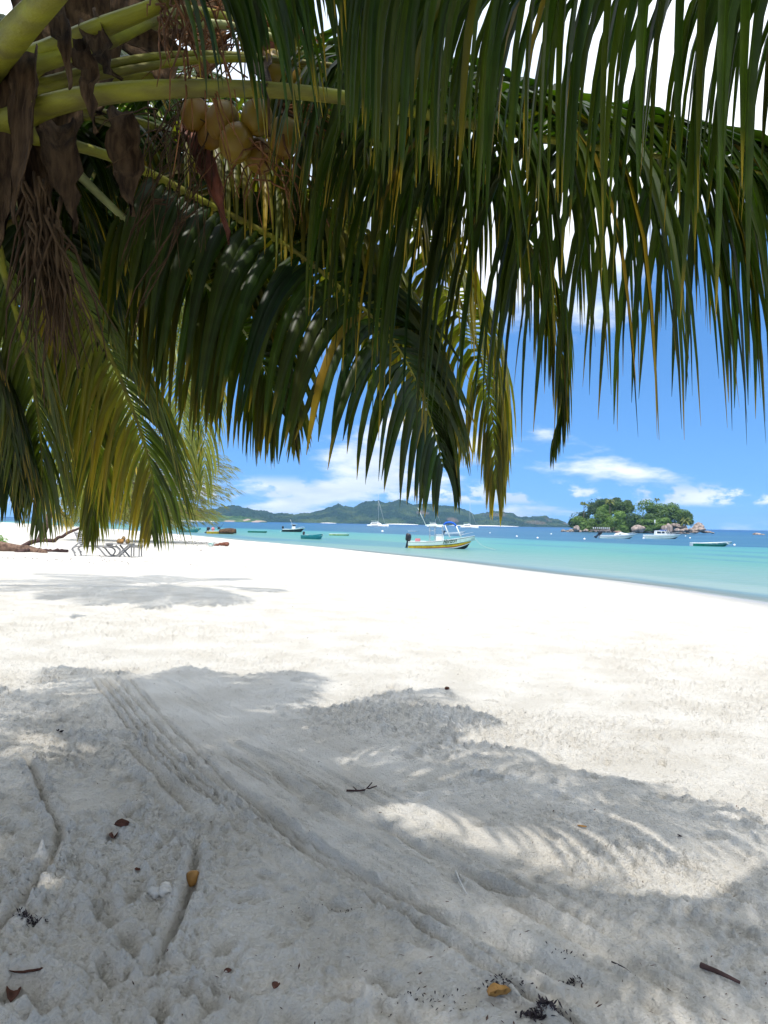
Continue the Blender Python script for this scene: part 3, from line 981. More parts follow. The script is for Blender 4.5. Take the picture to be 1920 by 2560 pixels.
# ---- the big palm on the left: its crown fills the upper left of the picture
ORG = Vector((-4.1, 3.9, -0.05))
palm = empty('coconut_palm', 'big coconut palm with hanging fronds, coconuts and brown husks filling the upper left', 'palm tree', ORG)
CR = P(-40, 250, 3.75)
trunk(palm, ORG, [ORG + Vector((0, 0, -0.3)), ORG + Vector((0.1, 0, 1.0)), ORG + Vector((0.55, 0, 2.4)), CR + Vector((-0.25, 0.05, -0.75)), CR + Vector((-0.05, 0, 0.15))], 0.20, 0.15)

# frond whose yellow-green stalk crosses the top of the view
frond(palm, ORG, [P(-20, 330, 3.5), P(130, 262, 3.3), P(330, 228, 3.2), P(600, 222, 3.15), P(830, 240, 3.15), P(1030, 278, 3.2), P(1300, 335, 3.25), P(1600, 385, 3.3), P(1850, 418, 3.3), P(2030, 480, 3.3)],
      0.066, 0.50, 84, 1.70, 0.048, 2.2, (0.45, -0.35), 0.25, 0.40, 0.05, tipl=0.7, seed=1, single=True, flare=0.5, twist=0.7,
      label='frond with a long yellow-green stalk crossing below the frame top')
# middle frond hanging as a broad curtain over the sky
frond(palm, ORG, [P(60, 330, 3.9), P(300, 400, 4.2), P(500, 500, 4.4), P(700, 605, 4.6), P(850, 720, 4.75), P(980, 850, 4.9), P(1060, 1000, 5.0), P(1110, 1170, 5.1)],
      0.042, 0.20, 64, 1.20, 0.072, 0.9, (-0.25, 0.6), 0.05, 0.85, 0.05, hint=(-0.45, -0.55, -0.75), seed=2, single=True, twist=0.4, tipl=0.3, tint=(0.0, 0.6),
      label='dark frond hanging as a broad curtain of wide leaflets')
frond(palm, ORG, [P(200, 180, 4.2), P(560, 220, 4.5), P(850, 340, 4.8), P(1040, 560, 5.2), P(1170, 800, 5.6), P(1228, 1020, 5.85), P(1240, 1215, 6.0)],
      0.042, 0.22, 120, 1.05, 0.045, 2.0, (0.10, -0.2), 0.1, 0.55, 0.36, m_leaf='leaflet_sunlit', seed=3, twist=0.6, tipl=0.3, tint=(0.2, 1.0),  # yellow tip: light through the leaflets painted by the dryness tint
      label='outer drooping frond with yellow light tinted into leaflets towards its tip')
frond(palm, ORG, [P(100, 250, 4.1), P(420, 330, 4.6), P(700, 470, 5.0), P(920, 660, 5.4), P(1060, 880, 5.7), P(1150, 1080, 5.9)],
      0.04, 0.2, 115, 1.05, 0.048, 1.9, (-0.1, -0.2), 0.1, 0.55, 0.30, m_leaf='leaflet_sunlit', seed=31, twist=0.6, tipl=0.3, tint=(0.2, 1.0))
frond(palm, ORG, [P(150, 390, 4.3), P(310, 545, 4.6), P(430, 640, 4.9), P(560, 760, 5.2), P(650, 900, 5.4), P(700, 1030, 5.5)],
      0.034, 0.20, 80, 1.0, 0.052, 1.1, (0.1, 0.3), 0.1, 0.8, 0.14, hint=(-0.6, -0.6, -0.5), seed=4, m_pet='petiole_pale', tint=(0.1, 0.8))
frond(palm, ORG, [P(20, 380, 4.1), P(120, 560, 4.4), P(200, 740, 4.7), P(280, 900, 5.0), P(345, 1060, 5.3), P(382, 1200, 5.5), P(380, 1330, 5.6)],
      0.036, 0.20, 66, 1.0, 0.034, 0.7, (0.8, 0.7), 0.0, 0.75, (0.05, 0.55), hint=(1, -0.25, 0), seed=5, tipl=0.14, m_leaf='leaflet_sunlit', tint=(0.1, 1.0),
      label='left frond drooping almost to the sand, some leaflets yellow')
frond(palm, ORG, [P(-60, 420, 4.0), P(0, 640, 4.4), P(60, 850, 4.8), P(95, 1030, 5.1), P(105, 1180, 5.3), P(97, 1320, 5.4)],
      0.036, 0.20, 64, 0.85, 0.032, 0.7, (0.9, 0.9), 0.0, 0.6, 0.10, hint=(1, -0.4, 0), seed=6, tipl=0.16, m_leaf='leaflet_sunlit', tint=(0.3, 1.0))
frond(palm, ORG, [P(10, 420, 4.2), P(110, 640, 4.8), P(180, 850, 5.3), P(225, 1040, 5.7), P(238, 1190, 5.9), P(226, 1350, 6.0)],
      0.034, 0.22, 64, 0.85, 0.032, 0.7, (0.9, 0.9), 0.0, 0.55, 0.22, hint=(1, 0.3, 0), seed=7, tipl=0.14, m_leaf='leaflet_sunlit', tint=(0.3, 1.0))
frond(palm, ORG, [P(-160, 420, 4.0), P(-120, 700, 4.6), P(-60, 900, 5.0), P(-10, 1080, 5.3), P(20, 1220, 5.5)],
      0.034, 0.2, 90, 0.95, 0.045, 0.8, (0.8, 0.8), 0.0, 0.7, 0.05, hint=(1, -0.2, 0), seed=8, tipl=0.3, tint=(0.0, 0.6))
# fronds going back and up, seen through the others
frond(palm, ORG, [CR, P(250, 300, 4.6), P(480, 420, 5.6), P(600, 560, 6.4), P(640, 700, 7.0)], 0.04, 0.2, 110, 1.15, 0.055, 1.2, (0.2, 0.2), 0.1, 0.8, 0.04, seed=9, tint=(0, 0.6))
frond(palm, ORG, [CR, P(120, 320, 4.8), P(250, 460, 5.8), P(320, 620, 6.6), P(330, 780, 7.2)], 0.04, 0.2, 110, 1.15, 0.055, 1.2, (0.2, 0.2), 0.1, 0.8, 0.04, seed=10, tint=(0, 0.7))
frond(palm, ORG, [CR, P(60, 420, 4.6), P(120, 560, 5.2), P(160, 720, 5.7), P(170, 860, 6.0)], 0.04, 0.2, 110, 1.05, 0.06, 1.2, (0.2, 0.2), 0.1, 0.8, 0.04, seed=110, tint=(0, 0.6))
frond(palm, ORG, [P(-30, 200, 3.7), P(250, 110, 3.6), P(480, 30, 3.9), P(760, 120, 4.6), P(960, 240, 5.4), P(1090, 420, 6.0)], 0.052, 0.56, 70, 1.1, 0.045, 1.5, (0.3, 0.3), 0.15, 0.6, 0.05, seed=12)
frond(palm, ORG, [P(320, 60, 3.9), P(560, 62, 4.0), P(720, 112, 4.1), P(900, 230, 4.3), P(1010, 340, 4.5), P(1100, 520, 4.8)], 0.036, 0.40, 50, 1.0, 0.042, 1.6, (0.25, -0.15), 0.1, 0.6, 0.05, seed=13, m_pet='petiole_pale')
frond(palm, ORG, [P(-60, 190, 3.5), P(60, 60, 2.9), P(190, -90, 2.5), P(380, -420, 2.1), P(700, -900, 1.7)], 0.10, 0.62, 60, 1.0, 0.045, 1.5, (0.3, 0.3), 0.2, 0.8, 0.03, seed=14, flare=0.2)
frond(palm, ORG, [P(60, 160, 3.7), P(240, 75, 3.5), P(420, 0, 3.3), P(600, -120, 3.15), P(820, -300, 2.9)], 0.075, 0.62, 50, 0.5, 0.040, 1.4, (0.3, 0.3), 0.2, 0.8, 0.03, seed=15, flare=0.3)
# upper fronds that arch over the sand and shade it
for k, (a, ln, z0, zt) in enumerate([(-172, 3.8, 1.3, 0.2), (-140, 3.6, 1.2, 0.1), (-105, 3.5, 1.3, 0.4), (-75, 3.7, 1.5, 0.9), (150, 3.5, 1.2, 0.0), (120, 3.6, 1.4, 0.2), (95, 3.4, 1.3, 0.0), (75, 3.6, 1.1, -0.4)]):
    ar = math.radians(a)
    dv = Vector((math.cos(ar), math.sin(ar), 0))
    frond(palm, ORG, [CR + Vector((0, 0, 0.1)), CR + dv * ln * 0.3 + Vector((0, 0, z0 * 0.75)), CR + dv * ln * 0.65 + Vector((0, 0, z0)), CR + dv * ln + Vector((0, 0, zt))],
          0.045, 0.25, 75, 1.0, 0.055, 0.9, (0.45, 0.45), 0.15, 0.95, 0.04, seed=60 + k, segs=5)
frond(palm, ORG, [CR, P(420, 140, 3.9), P(860, 190, 4.1), P(1200, 420, 4.3), P(1370, 720, 4.5), P(1405, 960, 4.6), P(1380, 1120, 4.6)], 0.036, 0.45, 64, 0.75, 0.034, 2.0, (0.7, 0.5), 0.1, 0.40, 0.10, seed=16, tipl=0.2)
frond(palm, ORG, [CR, P(500, 150, 3.9), P(950, 180, 3.8), P(1250, 250, 3.75), P(1550, 320, 3.7), P(1780, 420, 3.7)], 0.034, 0.48, 80, 1.35, 0.040, 1.9, (-0.45, 0.3), 0.15, 0.45, 0.05, seed=17, tipl=0.6, twist=0.6, tint=(0.0, 0.8))
# dry sheaths, spathes, stalks, nuts
for k, (pts, w, nm, mt, cv) in enumerate([
        ([P(75, 120, 3.3), P(60, 260, 3.25), P(45, 430, 3.25), P(30, 560, 3.3)], 0.15, 'sheath', 'husk', 0.6),
        ([P(140, 10, 3.1), P(165, 90, 3.05), P(170, 160, 3.05), P(178, 225, 3.05)], 0.085, 'sheath', 'husk', 0.5),
        ([P(200, 100, 3.15), P(225, 190, 3.1), P(228, 250, 3.1), P(238, 330, 3.1)], 0.085, 'sheath', 'husk', 0.5),
        ([P(215, 40, 3.5), P(250, 110, 3.45), P(270, 170, 3.4), P(300, 200, 3.4)], 0.12, 'sheath', 'husk', 0.6),
        ([P(150, 300, 3.5), P(150, 370, 3.4), P(165, 460, 3.4), P(190, 580, 3.4)], 0.17, 'sheath', 'husk', 0.6),
        ([P(40, 330, 3.5), P(60, 430, 3.5), P(80, 520, 3.5), P(60, 660, 3.5)], 0.16, 'sheath', 'husk', 0.7),
        ([P(300, 270, 3.6), P(310, 350, 3.6), P(318, 430, 3.6), P(330, 540, 3.6)], 0.16, 'sheath', 'husk', 0.5),
        ([P(-10, 150, 3.4), P(10, 320, 3.4), P(15, 450, 3.4), P(-10, 640, 3.4)], 0.2, 'sheath', 'husk', 0.6),
        ([P(250, -90, 4.3), P(330, 40, 4.3), P(400, 140, 4.25), P(430, 240, 4.2)], 0.42, 'sheath', 'husk', 0.3),
        ([P(80, -60, 4.1), P(160, 40, 4.1), P(230, 150, 4.1), P(250, 290, 4.0)], 0.5, 'sheath', 'husk', 0.3),
        ([P(440, -80, 4.5), P(500, 40, 4.5), P(520, 150, 4.5), P(500, 240, 4.5)], 0.36, 'sheath', 'husk', 0.3),
        ([P(20, 120, 4.0), P(80, 240, 4.0), P(120, 360, 4.0), P(110, 520, 4.0)], 0.5, 'sheath', 'husk', 0.3),
        ([P(280, 60, 3.9), P(360, 100, 3.9), P(430, 120, 3.95), P(500, 150, 4.0)], 0.13, 'sheath', 'husk', 0.7),
        ([P(470, 300, 4.1), P(500, 370, 4.05), P(540, 470, 4.0), P(572, 610, 4.0)], 0.115, 'spathe', 'spathe', 0.8),
        ([P(590, 50, 4.0), P(640, 130, 4.0), P(665, 230, 3.0), P(675, 345, 3.0)], 0.10, 'spathe', 'husk', 0.7),
        ([P(610, 80, 4.6), P(740, 130, 4.6), P(830, 180, 4.6), P(900, 235, 4.6)], 0.26, 'spathe', 'spathe', 0.6),
        ([P(700, 240, 4.3), P(730, 290, 4.3), P(770, 345, 4.3)], 0.09, 'spathe', 'husk', 0.6)]):
    sheath(palm, ORG, pts, w, nm, mt, 200 + k, cv)
strands(palm, ORG, [(P(100, 480, 3.45), P(110, 760, 3.45), 70, 0.075), (P(115, 560, 3.4), P(130, 880, 3.45), 36, 0.10)], 'dry_flower_bunch', 'fibre', 301, 0.006)
strands(palm, ORG, [(P(410, 20, 3.3), P(440, 150, 3.1), 14, 0.06), (P(470, -10, 3.2), P(520, 320, 3.1), 12, 0.12), (P(560, 60, 4.0), P(470, 190, 4.2), 26, 0.18), (P(640, 100, 4.2), P(520, 200, 4.3), 18, 0.16)], 'dry_flower_bunch', 'stalk', 302, 0.0045)
strands(palm, ORG, [(P(440, 300, 3.9), P(400, 520, 3.8), 26, 0.16), (P(500, 330, 4.0), P(470, 560, 4.0), 22, 0.14)], 'dry_flower_bunch', 'fibre', 303, 0.0035)
strands(palm, ORG, [(P(640, 370, 3.75), P(620, 500, 3.7), 8, 0.12), (P(690, 370, 3.75), P(750, 520, 3.7), 9, 0.12), (P(700, 280, 4.2), P(840, 350, 4.2), 9, 0.08), (P(660, 360, 4.1), P(560, 470, 4.0), 6, 0.1)], 'dry_flower_bunch', 'stalk', 304, 0.0045)
strands(palm, ORG, [(P(130, 640, 3.5), P(220, 870, 3.4), 4, 0.05), (P(420, 500, 3.9), P(310, 640, 3.8), 3, 0.04), (P(470, 540, 3.9), P(340, 830, 3.8), 3, 0.05)], 'dry_flower_bunch', 'fibre', 305, 0.005)
strands(palm, ORG, [(P(590, -20, 3.9), P(640, 60, 3.9), 3, 0.03), (P(690, -10, 3.9), P(740, 90, 3.9), 4, 0.06), (P(650, 20, 3.9), P(700, 80, 3.9), 3, 0.03)], 'flower_spike', 'flower', 306, 0.012)
for k, (x, y, D, r, mt) in enumerate([(488, 286, 3.93, 0.077, 'nut'), (556, 300, 3.83, 0.087, 'nut'), (642, 293, 3.78, 0.084, 'nut'), (592, 356, 3.78, 0.088, 'nut'), (648, 388, 3.90, 0.083, 'nut'),
                                      (709, 342, 3.73, 0.086, 'nut'), (684, 166, 4.08, 0.077, 'nut'), (722, 194, 4.18, 0.077, 'nut'), (528, 330, 3.98, 0.077, 'nut')]):
    coconut(palm, ORG, P(x, y, D), r, mt, 400 + k)

# ---- palm on the right, behind the viewer: one frond hangs into the picture
ORG2 = Vector((4.6, 0.3, -0.05))
palm2 = empty('coconut_palm', 'coconut palm whose long green leaflets hang straight down from the frame top at right', 'palm tree', ORG2)
CR2 = Vector((4.3, 0.5, 4.2))
trunk(palm2, ORG2, [ORG2 + Vector((0, 0, -0.3)), ORG2 + Vector((-0.1, 0, 1.5)), ORG2 + Vector((-0.2, 0.1, 3.0)), CR2], 0.19, 0.13)
frond(palm2, ORG2, [CR2, P(3000, -900, 1.7), P(2300, -420, 1.65), P(1900, -270, 1.65), P(1500, -200, 1.7), P(1250, -150, 1.8), P(1040, -115, 1.95), P(900, -60, 2.2)],
      0.035, 0.36, 72, 1.06, 0.038, 4.2, (0.10, 0.30), 0.0, 0.22, 0.06, seed=21, single=True, tipl=0.45, twist=0.35, tint=(0.3, 1.0),
      label='near frond, wide leaflets hanging straight down from the frame top')
frond(palm2, ORG2, [CR2, P(2900, -500, 2.2), P(2300, -240, 2.1), P(1900, -150, 2.1), P(1500, -110, 2.2), P(1220, -60, 2.35), P(1010, 20, 2.55)],
      0.030, 0.30, 110, 1.0, 0.034, 2.2, (0.55, 0.75), 0.0, 0.35, 0.05, seed=22, tipl=0.6, twist=0.5, tint=(0.1, 0.9))
for k, (a, ln, z0, zt) in enumerate([(205, 3.4, 1.0, 0.4), (235, 3.4, 1.0, 0.3), (-90, 3.4, 1.0, 0.2), (-40, 3.4, 1.0, 0.2), (20, 3.4, 1.0, 0.2)]):
    ar = math.radians(a)
    dv = Vector((math.cos(ar), math.sin(ar), 0))
    frond(palm2, ORG2, [CR2, CR2 + dv * ln * 0.3 + Vector((0, 0, z0 * 0.75)), CR2 + dv * ln * 0.65 + Vector((0, 0, z0)), CR2 + dv * ln + Vector((0, 0, zt))],
          0.045, 0.25, 70, 1.0, 0.055, 0.9, (0.45, 0.45), 0.15, 0.95, 0.04, seed=80 + k, segs=5)

# ---- sunlit palm farther back on the left
ORG3 = Vector((-10.6, 17.0, 0.0))
palm3 = empty('coconut_palm', 'sunlit pale green coconut palm farther back behind the dark fronds at left', 'palm tree', ORG3)
CR3 = P(260, 480, 15.6)
trunk(palm3, ORG3, [ORG3 + Vector((0, 0, -0.3)), ORG3 + Vector((0.3, -0.2, 2.5)), CR3 + Vector((-0.2, 0.1, -1.5)), CR3], 0.2, 0.13)
for k, (pts, dr) in enumerate([
        ([CR3, P(360, 480, 15.1), P(450, 640, 14.6), P(500, 860, 14.3), P(512, 1040, 14.2), P(510, 1200, 14.2)], 0.02),
        ([CR3, P(340, 520, 14.8), P(400, 700, 14.3), P(440, 880, 14.0), P(455, 1060, 13.9), P(470, 1160, 13.9)], 0.02),
        ([CR3, P(420, 430, 15.6), P(540, 560, 15.9), P(590, 760, 16.1), P(600, 900, 16.2)], 0.03),
        ([CR3, P(280, 600, 14.6), P(300, 800, 14.0), P(310, 980, 13.7), P(315, 1100, 13.5), P(305, 1200, 13.5)], 0.05),
        ([CR3, P(200, 600, 14.8), P(180, 800, 14.3), P(165, 1000, 14.0), P(170, 1120, 13.8), P(180, 1210, 13.8)], 0.05),
        ([CR3, P(120, 520, 15.1), P(60, 720, 14.7), P(40, 950, 14.6), P(50, 1180, 14.4)], 0.05),
        ([CR3, P(180, 420, 16.9), P(60, 560, 18.2), P(0, 760, 19.0), P(-20, 980, 19.5)], 0.05),
        ([CR3, P(350, 420, 17.2), P(460, 560, 18.5), P(500, 780, 19.2), P(505, 960, 19.5)], 0.04),
        ([CR3, P(230, 650, 15.0), P(240, 850, 14.6), P(250, 1040, 14.3), P(258, 1180, 14.2)], 0.10)]):
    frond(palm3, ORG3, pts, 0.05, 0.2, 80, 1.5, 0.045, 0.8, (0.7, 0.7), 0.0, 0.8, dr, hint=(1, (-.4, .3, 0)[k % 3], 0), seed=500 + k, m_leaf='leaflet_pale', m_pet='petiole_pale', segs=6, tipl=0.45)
for k, (a, ln, z0, zt) in enumerate([(180, 4.6, .9, -.6), (215, 4.4, 1.0, -.4), (150, 4.4, .8, -.5), (250, 4.0, 1.2, 0), (110, 4.2, 1, -.4), (300, 3.6, 1.2, .2)]):
    ar = math.radians(a)
    dv = Vector((math.cos(ar), math.sin(ar), 0))
    frond(palm3, ORG3, [CR3, CR3 + dv * ln * 0.3 + Vector((0, 0, z0 * 0.75)), CR3 + dv * ln * 0.65 + Vector((0, 0, z0)), CR3 + dv * ln + Vector((0, 0, zt))],
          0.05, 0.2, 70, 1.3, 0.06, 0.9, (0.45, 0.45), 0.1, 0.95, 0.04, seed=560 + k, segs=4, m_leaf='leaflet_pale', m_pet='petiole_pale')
# a brown dead frond hangs beside its trunk
frond(palm3, ORG3, [P(100, 1150, 12), P(125, 1230, 12), P(150, 1280, 12.2), P(175, 1300, 12.4)], 0.03, 0.1, 26, 0.5, 0.05, 1.6, (0.4, 0.4), 0, 0.6, 1.0, seed=540, m_leaf='leaflet_pale', m_pet='husk', segs=4, label='brown dead frond')

# ---- tall palm behind the viewer: only its shade reaches the picture
ORG4 = Vector((-3.0, -1.2, -0.05))
palm4 = empty('coconut_palm', 'tall coconut palm behind the viewer whose crown shades the near sand', 'palm tree', ORG4)
CR4 = Vector((-2.1, 1.2, 5.3))
trunk(palm4, ORG4, [ORG4 + Vector((0, 0, -0.3)), ORG4 + Vector((0.2, 0.5, 2.0)), CR4 + Vector((-0.2, -0.5, -1.2)), CR4], 0.2, 0.14)
for k in range(20):
    a = k * 2.399 + 0.3
    dv = Vector((math.cos(a), math.sin(a), 0))
    if dv.y > 0.65 and dv.x < -0.2:
        continue
    ln = (2.9, 3.4, 3.2)[k % 3] * ((0.72 if dv.y > -0.15 else 1.25) if dv.x > 0.3 else 1.08)
    z0 = (0.25, 0.7, 1.2)[k % 3]
    zt = (-0.35, 0.1, 0.7)[k % 3]
    frond(palm4, ORG4, [CR4, CR4 + dv * ln * 0.3 + Vector((0, 0, z0 * 0.75)), CR4 + dv * ln * 0.65 + Vector((0, 0, z0)), CR4 + dv * ln + Vector((0, 0, zt))],
          0.045, 0.12, 80, 1.0, 0.062, 0.6, (0.5, 0.5), 0.1, 1.0, 0.04, seed=900 + k, segs=4)

# ------------------------------------------------------------------ boats
def hull(mb, L, B, H, draft=0.25, sheer=0.35, rake=0.55, inside=0.35, rim=0.08, bands=None, flare=1.0, transom=0.82, nst=18, floor=None, sq=2.4, decked=0.0, mi_rim=1, mi_in=1):
    """open boat, bow towards +X, waterline at z=0.  bands = [(height share, material index), ...] from chine to rail"""
    bands = bands or [(1.0, 0)]
    lv = [0.0]
    mi = []
    for h, m in bands:
        lv.append(h); mi.append(m)
    rings, inner = [], []
    for i in range(nst):
        s = i / (nst - 1)
        hb = B / 2 * (transom + (1 - transom) * min(1, s / 0.35)) * (1 - max(0, (s - 0.42) / 0.58) ** sq)
        hb = max(hb, 0.012)
        zs = H + sheer * max(0, (s - 0.3) / 0.7) ** 1.8
        kz = -draft + (draft + 0.15 * H) * max(0, (s - 0.72) / 0.28) ** 2
        cz = kz + (0.32 * draft + 0.05) + 0.22 * H * s
        hc = hb * (0.86 - 0.16 * flare * s)
        bow = max(0, (s - 0.6) / 0.4) ** 1.5
        def X(z):
            return -L / 2 + s * (L - rake) + rake * bow * min(1.05, max(0.0, (z - kz) / (zs - kz)))
        pts = [Vector((X(kz), 0, kz))]
        for h in lv:
            z = cz + (zs - cz) * h
            pts.append(Vector((X(z), hc + (hb - hc) * h ** 0.75, z)))
        rings.append(pts)
        fl = floor if floor is not None else 0.12
        ri = max(hb - rim, 0.006)
        zi = max(fl, zs - inside)
        inner.append([pts[-1], Vector((X(zs), ri, zs + 0.012)), Vector((X(zs), max(ri - 0.02, 0.004), max(zi, kz + 0.05))), Vector((X(zs), 0, max(zi, kz + 0.05)))])
    nl = len(rings[0])
    for sy in (1, -1):
        vs = [Vector((p.x, p.y * sy, p.z)) for r in rings for p in r]
        b = len(mb.v)
        mb.v.extend([tuple(p) for p in vs])
        for i in range(nst - 1):
            for k in range(nl - 1):
                q = (b + i * nl + k, b + (i + 1) * nl + k, b + (i + 1) * nl + k + 1, b + i * nl + k + 1)
                mb.f.append(q if sy < 0 else q[::-1])
                mb.m.append(mi[0] if k == 0 else mi[k - 1])
        vs = [Vector((p.x, p.y * sy, p.z)) for r in inner for p in r]
        b = len(mb.v)
        mb.v.extend([tuple(p) for p in vs])
        for i in range(nst - 1):
            for k in range(3):
                q = (b + i * 4 + k, b + (i + 1) * 4 + k, b + (i + 1) * 4 + k + 1, b + i * 4 + k + 1)
                mb.f.append(q if sy < 0 else q[::-1])
                mb.m.append(mi_rim if k == 0 else mi_in)
        # half of the transom
        b = len(mb.v)
        tv = [Vector((p.x, p.y * sy, p.z)) for p in rings[0]] + [Vector((rings[0][-1].x, 0, rings[0][-1].z))]
        mb.v.extend([tuple(p) for p in tv])
        mb.f.append(tuple(range(b, b + len(tv))))
        mb.m.append(mi[-1])
    return mb

def outboard(root, x, y, z, k=1.0, tilt=0.0, m='black'):
    """outboard motor: leg with a cowl on it and a propeller"""
    R = Matrix.Rotation(tilt, 3, 'Y')
    o = Vector((x, y, z))
    mb = MB()
    mb.box(o + R @ Vector((-0.10, 0, -0.25)) * k, (0.16 * k, 0.12 * k, 0.75 * k), R)
    mb.box(o + R @ Vector((-0.16, 0, -0.62)) * k, (0.42 * k, 0.08 * k, 0.12 * k), R)
    mb.box(o + R @ Vector((0.06, 0, 0.0)) * k, (0.20 * k, 0.24 * k, 0.16 * k), R)
    leg = mb.build('outboard_motor', M[m], root, smooth=False)
    mb = MB()
    rings = []
    for h, a, b, dx in ((0.08, .19, .15, 0), (0.2, .26, .19, 0.0), (0.42, .27, .2, -0.01), (0.58, .24, .18, -0.03), (0.66, .13, .1, -0.05)):
        rings.append([o + R @ Vector((-0.1 + dx + a * math.cos(t), b * math.sin(t), h)) * k for t in [6.2832 * j / 12 for j in range(12)]])
    mb.loft(rings)
    mb.build('cowl', M[m], leg)
    mb = MB()
    for j in range(3):
        a = j * 2.09
        mb.box(o + R @ Vector((-0.40, 0.09 * math.cos(a), -0.62 + 0.09 * math.sin(a))) * k, (0.03 * k, 0.12 * k, 0.06 * k), R @ Matrix.Rotation(a, 3, 'X'))
    mb.build('propeller', M['metal'], leg, smooth=False)
    return leg

def boat_at(name, label, pxc, pyw, D=None, rz=0.0, group=None):
    p = G(pxc, pyw, SEA)
    if D is not None:
        q = ray(pxc, pyw)
        p = Vector((q.x / q.y * D, D, SEA))
    return empty(name, label, 'boat', (p.x, p.y, SEA), rz, group)
def span(px, D):
    return px / FOC * D

GB = 'boats moored in the lagoon'
# ---- the white sport boat with stripes
b = boat_at('motor_boat', 'white motor boat with yellow and red stripes, hard top and blue rolled canvas', 1104, 1368, 86.0, math.radians(-7), GB)
b.rotation_euler = (0, math.radians(-0.8), math.radians(-7))
b.scale = (0.98, 1.0, 1.27)
mb = MB()
hull(mb, 7.5, 2.35, 0.62, 0.34, 0.52, 0.85, 0.42, 0.10, [(0.10, 3), (0.20, 0), (0.28, 4), (0.48, 5), (0.54, 6), (0.90, 0), (0.945, 6), (1.0, 1)], 1.0, 0.85, 22)
mb.build('hull', [M['hull_white'], M['white'], M['white'], M['dark'], M['red'], M['yellow'], M['dark_green']], b)
for yy in (0.32, -0.32):
    outboard(b, -3.78, yy, 0.52, 1.15, 0.25)
mb = MB()
mb.box((-0.2, 0, 0.80), (0.95, 0.8, 0.9), mi=0, taper=0.85)
cons = mb.build('console', M['white'], b, smooth=False)
mb = MB(); mb.box((0.22, 0, 1.42), (0.04, 0.78, 0.42), Matrix.Rotation(-0.35, 3, 'Y')); mb.build('windscreen', M['glass'], cons, smooth=False)
mb = MB()
mb.box((-0.75, 0, 2.03), (2.15, 1.75, 0.06)); mb.box((-0.75, 0, 2.075), (1.95, 1.55, 0.04), mi=0)
top = mb.build('hard_top', M['pale_green'] if False else M['hull_white'], b, smooth=False)
for x, y in ((-1.35, .7), (-1.35, -.7), (-0.75, .7), (-0.75, -.7), (0.1, .7), (0.1, -.7)):
    mb = MB(); mb.tube([(x, y, 0.45), (x, y * 0.98, 2.0)], 0.028, 6); mb.build('post', M['metal'], b)
for z in (1.1, 1.55):
    mb = MB(); mb.tube([(-1.35, -.7, z), (-0.75, -.7, z)], 0.02, 5); mb.build('rail', M['metal'], b)
mb = MB()
for y in (0.75, -0.75):
    mb.tube(spline([(0.25, y, 2.02), (0.45, y, 2.22), (0.9, y, 2.30), (1.35, y, 2.22), (1.65, y, 1.98)], 12), 0.08, 8)
mb.tube([(0.5, -.75, 2.24), (0.5, .75, 2.24)], 0.10, 8)
mb.tube([(1.6, -.75, 2.0), (1.6, .75, 2.0)], 0.08, 8)
mb.box((0.95, 0, 2.29), (0.95, 1.5, 0.03))
mb.build('rolled_canvas', M['blue'], b)
for x0, x1 in ((0.40, 0.95), (1.62, 2.2)):
    for y in (0.75, -0.75):
        mb = MB(); mb.tube([(x0, y, 2.05), (x1, y * 1.08, 0.98)], 0.05, 6); mb.build('canopy_strut', M['white'], b)
mb = MB(); mb.tube([(-1.75, -0.8, 2.05), (-2.65, -1.1, 3.55)], [0.035, 0.02], 6); mb.build('fishing_rod', M['white'], b)
mb = MB(); mb.box((-2.7, -0.3, 0.72), (0.55, 0.5, 0.3)); mb.build('cool_box', M['pink'], b, smooth=False)
mb = MB()
mb.tube(spline([(2.0, .8, 1.15), (2.9, .5, 1.32), (3.55, .1, 1.42), (3.55, -.1, 1.42), (2.9, -.5, 1.32), (2.0, -.8, 1.15)], 20), 0.016, 5)
mb.build('bow_rail', M['metal'], b)
mb = MB(); mb.tube(spline([(3.7, 0, 0.95), (4.6, -1.2, 0.3), (6.0, -3.2, -0.02)], 12), 0.012, 5); mb.build('mooring_line', M['rope'], b)
cu = bpy.data.curves.new('name_lettering', 'FONT')
cu.body = 'Horizon'; cu.size = 0.46; cu.shear = 0.55; cu.extrude = 0.004; cu.align_x = 'CENTER'; cu.offset = 0.010
tx = bpy.data.objects.new('name_lettering', cu); COL.objects.link(tx)
dg = bpy.context.evaluated_depsgraph_get()
tme = bpy.data.meshes.new_from_object(tx.evaluated_get(dg))
bpy.data.objects.remove(tx)
tme.materials.clear(); tme.materials.append(M['dark_green'])
to = bpy.data.objects.new('name_lettering', tme); COL.objects.link(to); to.parent = b
to.matrix_local = Matrix.Translation((0.95, -1.165, 0.50)) @ Matrix.Rotation(math.radians(-4), 4, 'Z') @ Matrix.Rotation(math.radians(82), 4, 'X') @ Matrix.Rotation(math.radians(6), 4, 'Z')

